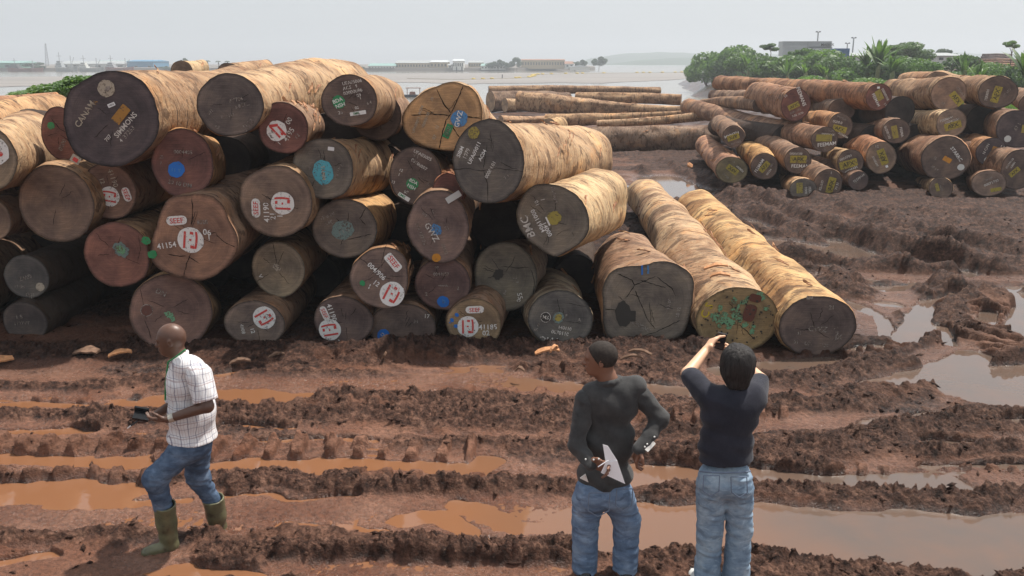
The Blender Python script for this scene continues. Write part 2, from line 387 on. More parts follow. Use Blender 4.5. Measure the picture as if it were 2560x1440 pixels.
wet = ramp(nt, mth(nt, 'ADD', aH, mth(nt, 'MULTIPLY', n2, .05)), [(.025, 1), (.085, 0)])
c = mix(nt, mth(nt, 'MULTIPLY', wet, .35), c, mix(nt, 1.0, c, (.70, .62, .60), 'MULTIPLY'))
aM = nd(nt, "ShaderNodeAttribute", attribute_name="mulch_shade").outputs["Fac"]; c = mix(nt, mth(nt, "MULTIPLY", aM, .85), c, mix(nt, 1.0, c, (.46, .43, .43), "MULTIPLY"))
nt.links.new(c, b.inputs["Base Color"])
rg = mth(nt, 'SUBTRACT', .62, mth(nt, 'MULTIPLY', wet, .42)); rg = mth(nt, 'ADD', rg, mth(nt, 'MULTIPLY', mth(nt, 'SUBTRACT', n2, .5), .5))
nt.links.new(rg, b.inputs["Roughness"]); nt.links.new(mth(nt, "ADD", .16, mth(nt, "MULTIPLY", wet, .40)), b.inputs["Specular IOR Level"])
bump(nt, b, mth(nt, 'ADD', mth(nt, 'MULTIPLY', n2, .8), mth(nt, 'MULTIPLY', n3, .5)), 1.0, .045)

ys1 = np.exp(np.linspace(math.log(4.5), math.log(13.0), 730)); ys2 = np.exp(np.linspace(math.log(12.95), math.log(46), 400)); ys3 = np.exp(np.linspace(math.log(45.5), math.log(900), 130))
grid_sheet("mud_ground", ys1, 1130, .64, .5, mud)
grid_sheet("mud_ground", ys2, 680, .68, .8, mud, .06)
grid_sheet("mud_ground", ys3, 300, .82, 1.5, mud, .2)
# the same ground carried on to both sides and under the detailed sheet
Xg, Yg = np.meshgrid(np.linspace(-32, 32, 400), np.linspace(3.6, 13.2, 70)); hh, RR = ground_height(Xg.ravel(), Yg.ravel())
hh = hh - .35 * (np.abs(Xg.ravel()) < .64 * Yg.ravel() + .35) * (Yg.ravel() > 4.6); idx = np.arange(28000).reshape(70, 400)
o = mesh_np("mud_ground", np.stack([Xg.ravel(), Yg.ravel(), hh], 1), np.stack([idx[:-1, :-1], idx[:-1, 1:], idx[1:, 1:], idx[1:, :-1]], -1).reshape(-1, 4), mud)
for nm, a in (("rough", RR), ("hgt", hh), ("mulch_shade", mulch_shade(Xg.ravel(), Yg.ravel()))): at_ = o.data.attributes.new(nm, 'FLOAT', 'POINT'); at_.data.foreach_set("value", a.astype(np.float32))
tag(o, kind='structure')
m_ = MB(); m_.add([(-900, -300, -3.2), (900, -300, -3.2), (900, 3.7, -.0), (-900, 3.7, -.0)], [(0, 1, 2, 3)])
tag(m_.build("ground", mud), kind='structure')
# puddle water: one level sheet over the yard, turbid, its silt load differs from rut to rut
pw, nt, b = new_mat("turbid_puddle_water")
gp = nd(nt, "ShaderNodeNewGeometry").outputs["Position"]
xyz = nd(nt, "ShaderNodeSeparateXYZ"); nt.links.new(gp, xyz.inputs[0])
gx = mth(nt, 'ADD', mth(nt, 'MULTIPLY', xyz.outputs[0], .22), mth(nt, 'MULTIPLY', xyz.outputs[1], .05))
gx = mth(nt, 'ADD', gx, mth(nt, 'MULTIPLY', mth(nt, 'SUBTRACT', noise_nd(nt, gp, .5, 3), .5), .9))
c = ramp(nt, gx, [(.15, (.215, .098, .048)), (.62, (.160, .088, .055)), (.95, (.105, .076, .060))])
c = mix(nt, ramp(nt, noise_nd(nt, gp, 2.2, 5, .6), [(.4, 0), (.75, .35)]), c, (.19, .090, .047))
nt.links.new(c, b.inputs["Base Color"]); b.inputs["Roughness"].default_value = .03; b.inputs["IOR"].default_value = 1.38
b.inputs["Specular IOR Level"].default_value = .8
bump(nt, b, noise_nd(nt, gp, 9, 3, .5), .06, .01)
m_ = MB(); m_.add([(-60, 3.7, 0), (60, 3.7, 0), (60, 60, 0), (-60, 60, 0)], [(0, 1, 2, 3)])
tag(m_.build("puddle_water", pw), kind='structure')
# river, with a broad grey-brown band laid just above the water
rv, nt, b = new_mat("river_water")
gp = nd(nt, "ShaderNodeNewGeometry").outputs["Position"]
b.inputs["Base Color"].default_value = (.23, .21, .18, 1); b.inputs["IOR"].default_value = 1.33
mp = nd(nt, "ShaderNodeMapping"); mp.inputs["Scale"].default_value = (.25, 1.0, 1); nt.links.new(gp, mp.inputs["Vector"])
b.inputs["Roughness"].default_value = .12
bump(nt, b, noise_nd(nt, mp.outputs[0], .5, 4, .6), .12, .2)
m_ = MB(); m_.add([(-4000, 40, ZW), (4000, 40, ZW), (4000, 5000, ZW), (-4000, 5000, ZW)], [(0, 1, 2, 3)])
tag(m_.build("river_water", rv), kind='structure')
mf, nt, b = new_mat("grey_brown_band")
gp = nd(nt, "ShaderNodeNewGeometry").outputs["Position"]
mp = nd(nt, "ShaderNodeMapping"); mp.inputs["Scale"].default_value = (.02, .10, 1); nt.links.new(gp, mp.inputs["Vector"])
nn = noise_nd(nt, mp.outputs[0], 1, 5, .6)
nt.links.new(ramp(nt, nn, [(.35, (.17, .145, .125)), (.65, (.25, .22, .19))]), b.inputs["Base Color"])
b.inputs["Roughness"].default_value = .45
def flat_patch(name, pts_top, pts_bot, z, mat):
    n = 60; V = []; F = []
    xs = np.linspace(0, 1, n)
    def samp(P, t):
        P = np.array(P, float); px = P[0, 0] + (P[-1, 0] - P[0, 0]) * t
        return px, np.interp(px, P[:, 0], P[:, 1])
    for i, t in enumerate(xs):
        px, py = samp(pts_top, t); q = on_ground(px, py + .35 * math.sin(i * 1.7) + .3 * math.sin(i * .7), z); V.append(q)
        px, py = samp(pts_bot, t); q = on_ground(px, py + .8 * math.sin(i * 2.1) + .8 * math.sin(i * .9), z); V.append(q)
    for i in range(n - 1): F.append((2 * i, 2 * i + 1, 2 * i + 3, 2 * i + 2))
    o = mesh_np(name, V, F, mat, smooth=False); tag(o, kind='structure')
flat_patch("river_band", [(-900, 193), (0, 192), (300, 190), (900, 184), (1300, 182), (1740, 181), (2400, 180)], [(-900, 217), (0, 216), (500, 213), (900, 204), (1200, 209), (1500, 207), (1740, 197), (2400, 190)], ZW + .05, mf)
# ================================================================== LOG MATERIALS
oi = lambda nt: nd(nt, "ShaderNodeObjectInfo").outputs["Color"]
bark, nt, b = new_mat("weathered_bark")
oc = objco(nt); ring_v = objco(nt, (3.0, 3.0, 14)); ring_c = objco(nt, (1.3, 1.3, 6))
m1 = noise_nd(nt, oc, 1.7, 5, .6); m2 = noise_nd(nt, ring_v, 1.6, 5, .62, .35); m3 = noise_nd(nt, ring_c, 3.2, 4, .6, .5); m4 = noise_nd(nt, oc, 16, 5, .7)
v = ramp(nt, m1, [(.30, (.42, .36, .33)), (.46, (.88, .82, .78)), (.62, (1.12, 1.08, 1.0)), (.75, (1.4, 1.4, 1.3))])
c = mix(nt, 1.0, oi(nt), v, 'MULTIPLY')
c = mix(nt, ramp(nt, m4, [(.42, 0), (.66, .55)]), c, mix(nt, 1.0, c, (1.22, .98, .80), 'MULTIPLY'))
c = mix(nt, ramp(nt, m3, [(.56, 0), (.66, .75)]), c, mix(nt, 1.0, c, (.52, .40, .33), 'MULTIPLY'))
m7 = noise_nd(nt, objco(nt, (1.4, 1.4, 2.6)), 1.5, 6, .68, .8); c = mix(nt, ramp(nt, m7, [(.53, 0), (.575, .85)]), c, mix(nt, .6, (.11, .062, .040), mix(nt, 1.0, oi(nt), (.40, .34, .30), 'MULTIPLY')))
slash = ramp(nt, m2, [(.325, 1), (.40, 0)])
m5 = noise_nd(nt, objco(nt, (1.5, 1.5, 8)), 2.3, 4, .6, .9); gash = ramp(nt, m5, [(.325, 1), (.40, 0)]); m6 = noise_nd(nt, oc, .8, 5, .65, .4)
c = mix(nt, ramp(nt, m6, [(.52, 0), (.62, .8)]), c, mix(nt, 1.0, c, (.52, .42, .38), 'MULTIPLY')); c = mix(nt, ramp(nt, m6, [(.36, .7), (.44, 0)]), c, mix(nt, 1.0, c, (1.35, 1.12, .85), 'MULTIPLY')); c = mix(nt, gash, c, (.05, .03, .022))
clus = ramp(nt, noise_nd(nt, oc, 2.6, 3, .6), [(.44, 0), (.56, 1)])
c = mix(nt, mth(nt, 'MULTIPLY', mth(nt, 'MULTIPLY', slash, clus), .9), c, (.035, .022, .018))
spots = ramp(nt, m4, [(.24, .8), (.33, 0)]); c = mix(nt, spots, c, (.05, .03, .022))
nt.links.new(c, b.inputs["Base Color"]); b.inputs["Roughness"].default_value = .78; b.inputs["Specular IOR Level"].default_value = .25
bump(nt, b, mth(nt, 'ADD', mth(nt, 'ADD', mth(nt, 'MULTIPLY', m2, 1.0), mth(nt, 'MULTIPLY', m5, .9)), mth(nt, 'MULTIPLY', m4, .8)), .6, .05)

cutm, nt, b = new_mat("sawn_end_grain")
oc = objco(nt); flat = objco(nt, (1, 1, 0))
ln = nd(nt, "ShaderNodeVectorMath", operation='LENGTH'); nt.links.new(flat, ln.inputs[0])
rr = mth(nt, 'ADD', ln.outputs["Value"], mth(nt, 'MULTIPLY', noise_nd(nt, oc, 3, 3, .5), .10))
rings = noise_nd(nt, None, 1, 3, .6); cmb = nd(nt, "ShaderNodeCombineXYZ"); nt.links.new(mth(nt, 'MULTIPLY', rr, 60), cmb.inputs[0]); nt.links.new(cmb.outputs[0], rings.node.inputs["Vector"])
m1 = noise_nd(nt, oc, 2.4, 6, .62, .3); m2 = noise_nd(nt, oc, 30, 5, .7); saw = noise_nd(nt, objco(nt, (3, 55, 3)), 1.6, 3, .6)
v = ramp(nt, m1, [(.32, (.52, .50, .53)), (.5, (.98, .95, .92)), (.68, (1.5, 1.40, 1.24))])
c = mix(nt, 1.0, oi(nt), v, 'MULTIPLY')
rim = nd(nt, 'ShaderNodeAttribute', attribute_name='rim').outputs['Fac']; rimn = mth(nt, 'ADD', rim, mth(nt, 'MULTIPLY', mth(nt, 'SUBTRACT', m2, .5), .10)); c = mix(nt, 1.0, c, ramp(nt, rimn, [(.80, 1.0), (.90, 1.22), (.95, .85), (.985, .38)]), 'MULTIPLY')
c = mix(nt, .30, c, mix(nt, 1.0, c, ramp(nt, rings, [(.35, .55), (.65, 1.35)]), 'MULTIPLY'))
c = mix(nt, .50, c, mix(nt, 1.0, c, ramp(nt, saw, [(.35, .72), (.65, 1.28)]), 'MULTIPLY'))
c = mix(nt, ramp(nt, m2, [(.62, 0), (.75, .55)]), c, mix(nt, 1.0, c, (1.6, 1.4, 1.2), 'MULTIPLY'))
c = mix(nt, ramp(nt, m2, [(.24, .7), (.36, 0)]), c, (.03, .02, .018))
nt.links.new(c, b.inputs["Base Color"]); b.inputs["Roughness"].default_value = .72; b.inputs["Specular IOR Level"].default_value = .3
bump(nt, b, mth(nt, 'ADD', mth(nt, 'MULTIPLY', saw, .5), mth(nt, 'MULTIPLY', m2, .4)), .5, .012)

def paint(name, col, wear=.5, under=(.10, .07, .055)):
    m, nt, b = new_mat(name); gp = nd(nt, "ShaderNodeNewGeometry").outputs["Position"]
    n = noise_nd(nt, gp, 42, 5, .7); n2 = noise_nd(nt, gp, 7, 4, .6)
    k = ramp(nt, mth(nt, 'ADD', mth(nt, 'MULTIPLY', n, .7), mth(nt, 'MULTIPLY', n2, .3)), [(.33 + .16 * wear, 1), (.40 + .20 * wear, 0)])
    base = mix(nt, n2, tuple(c * .82 for c in col), col)
    nt.links.new(mix(nt, k, base, under), b.inputs["Base Color"]); b.inputs["Roughness"].default_value = .6
    b.inputs["Specular IOR Level"].default_value = .3; return m
PM = {
 'white': paint("white_paint", (.80, .78, .74), .30), 'stencil': paint("stencilled_white_paint", (.66, .62, .56), .45), 'faint': paint("faded_white_paint", (.34, .30, .26), .72),
 'red': paint("red_paint", (.62, .07, .06), .2, (.6, .5, .45)), 'green': paint("green_paint", (.035, .27, .10), .35), 'palegreen': paint("pale_green_paint", (.16, .36, .20), .62, (.12, .08, .045)),
 'blue': paint("blue_paint", (.02, .17, .58), .15), 'teal': paint("teal_paint", (.10, .42, .50), .40), 'greyteal': paint("grey_teal_paint", (.17, .24, .22), .5), 'skyblue': paint("sky_blue_paint", (.08, .24, .48), .45),
 'yellow': paint("yellow_paint", (.58, .44, .03), .25), 'ochre': paint("ochre_paint", (.40, .20, .04), .5), 'beige': paint("beige_paint", (.46, .40, .31), .4),
 'olive': paint("olive_yellow_paint", (.36, .29, .06), .42), 'orange': paint("orange_paint", (.60, .26, .03), .15), 'afx': paint("mustard_paint", (.40, .32, .045), .45),
 'dark': plain("black_stencil_paint", (.04, .035, .03), .7), 'brownred': paint("red_brown_paint", (.13, .045, .03), .3), 'tag': plain("white_plastic_tag", (.75, .75, .74), .4, .4, .08),
 'greyplate': plain("pale_grey_disc", (.55, .57, .55), .5, .3, .1),
}
crackm = plain("dark_crack", (.012, .009, .008), .9, .1)
flakem, nt, b = new_mat("torn_bark_strip")
oc = objco(nt); n1 = noise_nd(nt, oc, 9, 4, .6); n2 = noise_nd(nt, oc, 45, 3, .7)
c = ramp(nt, n1, [(.3, (.16, .07, .04)), (.5, (.38, .18, .085)), (.7, (.55, .34, .17))]); c = mix(nt, ramp(nt, n2, [(.3, .8), (.45, 0)]), c, (.06, .035, .025))
nt.links.new(c, b.inputs["Base Color"]); b.inputs["Roughness"].default_value = .75
bump(nt, b, n2, .6, .01)

# ================================================================== LOG BUILDER
_tc = {}
def text_mesh(s, mat):
    k = (s, mat)
    if k not in _tc:
        cu = bpy.data.curves.new("lettering", 'FONT'); cu.body = s; cu.size = 1.0; cu.align_x = 'CENTER'; cu.resolution_u = 2; cu.offset = .012
        o = bpy.data.objects.new("lettering", cu); COL.objects.link(o)
        bpy.context.view_layer.update()
        me = bpy.data.meshes.new_from_object(o); bpy.data.objects.remove(o)
        n = len(me.vertices)
        if n:
            co = np.empty(n * 3, np.float32); me.vertices.foreach_get("co", co); co = co.reshape(-1, 3)
            co[:, 1] -= .35; co /= .70; me.vertices.foreach_set("co", co.ravel())
        me.materials.clear(); me.materials.append(PM[mat]); me.update(); _tc[k] = me
    return _tc[k]
class Face:
    def __init__(s, root, C, r, u, a, Y, cx, cy): s.root, s.C, s.r, s.u, s.a = root, C, r, u, a; s.s = mpp(cx, cy, Y)
    def loc(s, px, py):
        q = on_plane(px, py, s.C, s.a) - s.C; return q.dot(s.r), q.dot(s.u)
def put(me_or_none, F, name, px, py, z, rot, sc, me=None):
    o = bpy.data.objects.new(name, me); COL.objects.link(o); o.parent = F.root
    x, y = F.loc(px, py); o.matrix_local = Matrix.Translation((x, y, z)) @ Matrix.Rotation(math.radians(rot), 4, 'Z') @ Matrix.Diagonal((sc, sc, 1, 1)); return o
def shape_mesh(pts, mat):
    me = bpy.data.meshes.new("painted_shape"); t = .0015
    n = len(pts); V = [(x, y, t) for x, y in pts] + [(x, y, -t) for x, y in pts]
    me.from_pydata(V, [], [tuple(range(n))] + [(i, i + n, (i + 1) % n + n, (i + 1) % n) for i in range(n)]); me.materials.append(PM[mat]); return me
def M_disc(F, px, py, r, mat, z=.006, wob=.05, name="painted_disc", ry=None, rot=0):
    rd = random.Random(int(px * 7 + py)); n = 26; ph = [rd.random() * 6.3 for _ in range(3)]
    P = []
    for i in range(n):
        a = 2 * math.pi * i / n; k = 1 + wob * (math.sin(2 * a + ph[0]) * .6 + math.sin(5 * a + ph[1]) * .4 + .5 * math.sin(9 * a + ph[2]))
        P.append((k * r * math.cos(a), k * (ry or r) * math.sin(a)))
    return put(None, F, name, px, py, z, rot, F.s, shape_mesh(P, mat))
def M_rect(F, px, py, w, h, rot, mat, z=.006, name="painted_patch", rnd=.2, wob=.02):
    P = []; R = min(w, h) / 2 * rnd
    for cx_, cy_, a0 in ((1, 1, 0), (-1, 1, 90), (-1, -1, 180), (1, -1, 270)):
        for k in range(4):
            a = math.radians(a0 + 30 * k); P.append((cx_ * (w / 2 - R) + R * math.cos(a) + wob * w * (random.random() - .5), cy_ * (h / 2 - R) + R * math.sin(a) + wob * w * (random.random() - .5)))
    return put(None, F, name, px, py, z, rot, F.s, shape_mesh(P, mat))
def M_text(F, s, px, py, h, rot=0, mat='stencil', z=.006):
    return put(None, F, "painted_lettering", px, py, z, rot, F.s * h, text_mesh(s, mat))
_em = {}
def M_emblem(F, px, py, r, rot=0, faded=False):
    M_disc(F, px, py, r, 'white', .006, .02); w = .17
    if not _em:
        def bar(x, y0, y1, bend=0.0):
            n = 8; mb = MB(); vs = []
            for i in range(n + 1):
                yy = y0 + (y1 - y0) * i / n; bb = x - bend * (2 * i / n - 1) ** 2; vs += [(bb - w / 2, yy, 0), (bb + w / 2, yy, 0)]
            mb.add(vs, [(2 * i, 2 * i + 1, 2 * i + 3, 2 * i + 2) for i in range(n)]); return mb
        def blob(x, y, q):
            mb = MB(); mb.add([(x + 1.25 * q * math.cos(i * math.pi / 2 + .8), y + q * math.sin(i * math.pi / 2 + .7), 0) for i in range(4)], [(0, 1, 2, 3)]); return mb
        L = [("painted_bar", bar(-.46, -.68, .62)), ("painted_bar", bar(.46, -.62, .70, .07))] + [("painted_dot", blob(x, y, q)) for y, x, q in ((.55, .06, .15), (.02, -.02, .10), (-.52, .16, .17))]
        for k, (nm, mb) in enumerate(L):
            me = bpy.data.meshes.new(nm); me.from_pydata(mb.v, [], mb.f); me.materials.append(PM['red']); _em[k] = (nm, me)
    for nm, me in _em.values(): put(None, F, nm, px, py, .0105, rot, F.s * r, me)
def M_seef(F, px, py, w, rot=0, h=None):
    h = h or w * .42
    M_rect(F, px, py, w, h, rot, 'white', .006, rnd=.95, wob=.01); M_text(F, "SEEF", px, py, h * .56, rot, 'red', .0105)
def M_crack(F, lines, w=2.2):
    w *= .62
    for ln_ in lines:
        mb = MB(); P = []
        rd = random.Random(int(ln_[0][0] * 3 + ln_[-1][1]))
        for (x0, y0), (x1, y1) in zip(ln_[:-1], ln_[1:]):
            n = max(2, int(math.hypot(x1 - x0, y1 - y0) / 6))
            for i in range(n): P.append((x0 + (x1 - x0) * i / n + rd.uniform(-1, 1), y0 + (y1 - y0) * i / n + rd.uniform(-1, 1)))
        P.append(ln_[-1]); Q = [Vector((*F.loc(*p), .0045)) for p in P]; vs = []
        for i, q in enumerate(Q):
            t = (Q[min(i + 1, len(Q) - 1)] - Q[max(i - 1, 0)]).normalized(); nn = Vector((-t.y, t.x, 0)); k = F.s * w * .5 * (.5 + rd.random()) * (.15 if i in (0, len(Q) - 1) else 1)
            vs += [q - nn * k, q + nn * k]
        mb.add(vs, [(2 * i, 2 * i + 2, 2 * i + 3, 2 * i + 1) for i in range(len(Q) - 1)]); mb.build("crack", crackm, F.root)
NA = 60
def sh_px(sh): return (sh[0] + sh[1]) / 2 if len(sh) < 4 else 100
LOGS = {}
def make_log(key, cx, cy, sh, Y, far, fcol, bcol, label, group, flakes=0, lump=1.0, face=True, name="felled_log", drop_back=True, seed=None, bend=0.0):
    rd = random.Random(seed if seed is not None else int(cx * 13 + cy * 7)); so = rd.random() * 50
    C = at(cx, cy, Y)
    if far[0] == 'w': E = C + Vector((far[1] * far[2], far[2], far[4] if len(far) > 4 else 0)); rf = None; rfac = far[3]
    else: E = at(far[0], far[1], far[2]); rf = far[3] * mpp(far[0], far[1], far[2])
    a = (E - C); L = a.length; a.normalize(); r = a.cross(Vector((0, 0, 1))).normalized(); u = r.cross(a)
    M = Matrix((( r.x, u.x, -a.x, C.x), (r.y, u.y, -a.y, C.y), (r.z, u.z, -a.z, C.z), (0, 0, 0, 1)))
    root = empty(name, M); tag(root, label, "log", group)
    th = np.arange(NA) * 2 * math.pi / NA
    F = Face(root, C, r, u, a, Y, cx, cy)
    if len(sh) > 3:
        P = np.array([F.loc(*p) for p in sh]); ang = np.arctan2(P[:, 1], P[:, 0]) % (2 * math.pi); rad = np.hypot(P[:, 0], P[:, 1])
        o_ = np.argsort(ang); ang = ang[o_]; rad = rad[o_]
        ang3 = np.concatenate([ang - 2 * math.pi, ang, ang + 2 * math.pi]); rad3 = np.tile(rad, 3)
        R0 = np.interp(th, ang3, rad3)
        for _ in range(2): R0 = (np.roll(R0, 1) + 2 * R0 + np.roll(R0, -1)) / 4
    else:
        s = F.s; R0 = s * sh[0] * sh[1] / np.hypot(sh[1] * np.cos(th), sh[0] * np.sin(th))
        R0 = R0 * (1 + (.05 * lump) * (noise2(np.cos(th) * 1.3 + so, np.sin(th) * 1.3, so) - .5) * 2)
    R0 = R0 * (1 + .012 * (noise2(np.cos(th) * 9 + so, np.sin(th) * 9, 3) - .5) * 2)
    if rf is None: rf = float(R0.mean()) * rfac
    n = int(min(64, max(8, L / .14)))
    tt = np.linspace(0, 1, n) ** 1.15
    T, TH = np.meshgrid(tt, th, indexing='ij'); k = sstep(0, 1, T * 1.05)
    ell = 1 + .05 * np.cos(2 * (TH + so))
    Rr = R0[None, :] * (1 - k) + rf * ell * k
    cxn, cyn, lz = np.cos(TH) * 1.6, np.sin(TH) * 1.6, T * L
    nz = (noise3(cxn + so, cyn, lz * .9) - .5) * .21 * lump + (noise3(cxn * 2 + so, cyn * 2, lz * 5) - .5) * .05 + (noise3(cxn * 1.1 + so, cyn * 1.1, lz * 15) - .5) * .022
    nz *= sstep(0, .03, T) if len(sh) > 3 else sstep(0, .015, T)
    Rr = Rr * (1 + nz * 1.0)
    bend = bend or rd.uniform(-1, 1) * .010
    bx = bend * np.sin(T * math.pi * 1.0) * L + bend * .6 * np.sin(T * math.pi * 2.3) * L * (T > 0)
    bx = bx - bx[-1:, :] * 0; by = .02 * L * np.sin(T * math.pi) * (rd.random() - .5)
    V = np.stack([Rr * np.cos(TH) + bx, Rr * np.sin(TH) + by, -lz], -1).reshape(-1, 3)
    idx = np.arange(n * NA).reshape(n, NA); j = np.roll(idx, -1, axis=1)
    Q = np.stack([idx[:-1], j[:-1], j[1:], idx[1:]], -1).reshape(-1, 4)[:, ::-1]
    Q = np.ascontiguousarray(Q)
    mesh_np("trunk", V, Q, bark, root, color=bcol)
    # sawn faces
    def cap(R, z, flip, bx0=0, by0=0):
        rr = np.array([1, .965, .85, .68, .5, .33, .16]); Vv = []; 
        for q in rr:
            zz = z + ((-.004) if q == 1 else (.0015 * (noise2(np.cos(th) * q * 7 + so, np.sin(th) * q * 7, 2) - .5)))
            Vv.append(np.stack([R * q * np.cos(th) + bx0, R * q * np.sin(th) + by0, np.full(NA, z) + (zz - z)], -1))
        Vv = np.concatenate(Vv + [np.array([[bx0, by0, z]])]); m = len(rr); f = []
        I = np.arange(m * NA).reshape(m, NA)
        for i in range(m - 1):
            for q in range(NA): f.append((I[i, q], I[i, (q + 1) % NA], I[i + 1, (q + 1) % NA], I[i + 1, q]))
        for q in range(NA): f.append((I[m - 1, q], I[m - 1, (q + 1) % NA], m * NA))
        if flip: f = [t[::-1] for t in f]
        co_ = mesh_np("cut_face", Vv, [tuple(int(x) for x in t) for t in f], cutm, root, smooth=False, color=fcol)
        at_ = co_.data.attributes.new("rim", 'FLOAT', 'POINT'); at_.data.foreach_set("value", np.concatenate([np.repeat(rr, NA), [0]]).astype(np.float32))
    if face: cap(R0, 0.0, False)
    if drop_back: cap(Rr[-1], -L, True, float(bx[-1, 0]), float(by[-1, 0]))
    for q in range(flakes):
        t0 = rd.uniform(.02, .85) * L; th0 = rd.uniform(-.1, 1.5) * math.pi * .62 + .1; ln_ = rd.uniform(.15, .5); w = rd.uniform(.012, .045)
        mb = MB(); m = 6; lift = rd.uniform(.005, .05)
        vs = []
        for i in range(m + 1):
            s_ = i / m; ang = th0 + rd.uniform(-.02, .02) + s_ * rd.choice((.2, .25)) ; tz = t0 + s_ * ln_ * .5
            Ri = float(np.interp(ang % (2 * math.pi), th, Rr[min(n - 1, int((min(1, tz / L)) ** (1 / 1.15) * (n - 1)))])) + .012 + lift * s_ ** 2
            ww = w * math.sin(math.pi * (.15 + .8 * (1 - abs(2 * s_ - 1)) ** .6 * .5))
            for e, g in ((-1, 0), (1, 0), (1, -.012), (-1, -.012)):
                A2 = ang + e * ww / Ri * .7; vs.append(((Ri + g) * math.cos(A2), (Ri + g) * math.sin(A2), -(tz + e * ww * .5)))
        f = []
        for i in range(m):
            for q2 in range(4): a1 = i * 4 + q2; a2 = i * 4 + (q2 + 1) % 4; f.append((a1, a2, a2 + 4, a1 + 4))
        f += [(3, 2, 1, 0), tuple(m * 4 + x for x in range(4))]
        mb.add(vs, f); mb.build("bark_strip", flakem, root, smooth=False)
    LOGS[key] = F
    if face and flakes > 0 and key[0] == 'L':
        c0x, c0y = rd.uniform(-.1, .1) * F.s * sh_px(sh), rd.uniform(-.1, .1) * F.s * sh_px(sh)
        for q in range(rd.randint(3, 6)):
            a0 = rd.random() * 6.28; l0 = rd.uniform(.05, .3) * F.s * sh_px(sh); l1 = l0 + rd.uniform(.25, .6) * F.s * sh_px(sh); mb = MB(); vs = []; m = 6
            for i in range(m + 1):
                q_ = l0 + (l1 - l0) * i / m; a1 = a0 + rd.uniform(-.05, .05); k = (.0016 + .0016 * rd.random()) * (.2 if i in (0, m) else 1) * F.s / .0048
                x, y = c0x + q_ * math.cos(a1), c0y + q_ * math.sin(a1); vs += [(x - math.sin(a1) * k, y + math.cos(a1) * k, .0042), (x + math.sin(a1) * k, y - math.cos(a1) * k, .0042)]
            mb.add(vs, [(2 * i, 2 * i + 1, 2 * i + 3, 2 * i + 2) for i in range(m)]); mb.build("crack", crackm, root)
    return F

DK = (.082, .066, .070); DB = (.125, .090, .076); RB = (.155, .072, .060); BR = (.215, .155, .115); TN = (.40, .25, .13); GY = (.145, .125, .108)
T1 = (.47, .345, .22); T2 = (.38, .265, .165); T3 = (.29, .20, .14); T4 = (.54, .42, .26); T5 = (.25, .165, .12); GR = (.24, .19, .145)
G1 = "tropical hardwood logs stacked in the big near pile"; G2 = "hardwood logs in the pile across the yard"; G3 = "logs lying crosswise by the river"
d = ('w', .04, 7.0, .9)
P1 = [(253,179),(274,178.6),(330,186),(362,207),(380,236),(396,284),(396,331),(377,365),(338,397),(296,417),(251,413),(211,400),(182,379),(169,344),(158,291),(164,252),(174,226),(190,212),(219,199)]
P6 = [(1006,312),(1012,275),(1030,254),(1052,237),(1075,220),(1093,220),(1107,209),(1130,203),(1149,209),(1188,225),(1199,249),(1205,300),(1192,345),(1160,370),(1128,378),(1096,373),(1067,367),(1033,351),(1014,338)]
P15 = [(417,497),(470,488),(540,492),(572,553),(598,611),(572,661),(540,687),(496,703),(455,693),(408,678),(376,655),(378,620),(382,591),(394,562),(408,518)]
P19 = [(873,699),(878,670),(905,640),(930,623),(955,618),(990,622),(1015,645),(1018,684),(1010,740),(983,772),(940,768),(895,742),(880,722)]
P23 = [(1328,465),(1376,461),(1413,470),(1450,497),(1468,531),(1474,570),(1450,608),(1420,626),(1392,643),(1370,636),(1349,619),(1310,587),(1293,560),(1292,530),(1300,500)]
P34 = [(1513,698),(1534,673),(1575,667),(1614,665),(1648,651),(1690,660),(1735,694),(1733,730),(1728,767),(1718,805),(1707,837),(1634,854),(1561,857),(1520,848),(1511,820),(1509,767)]
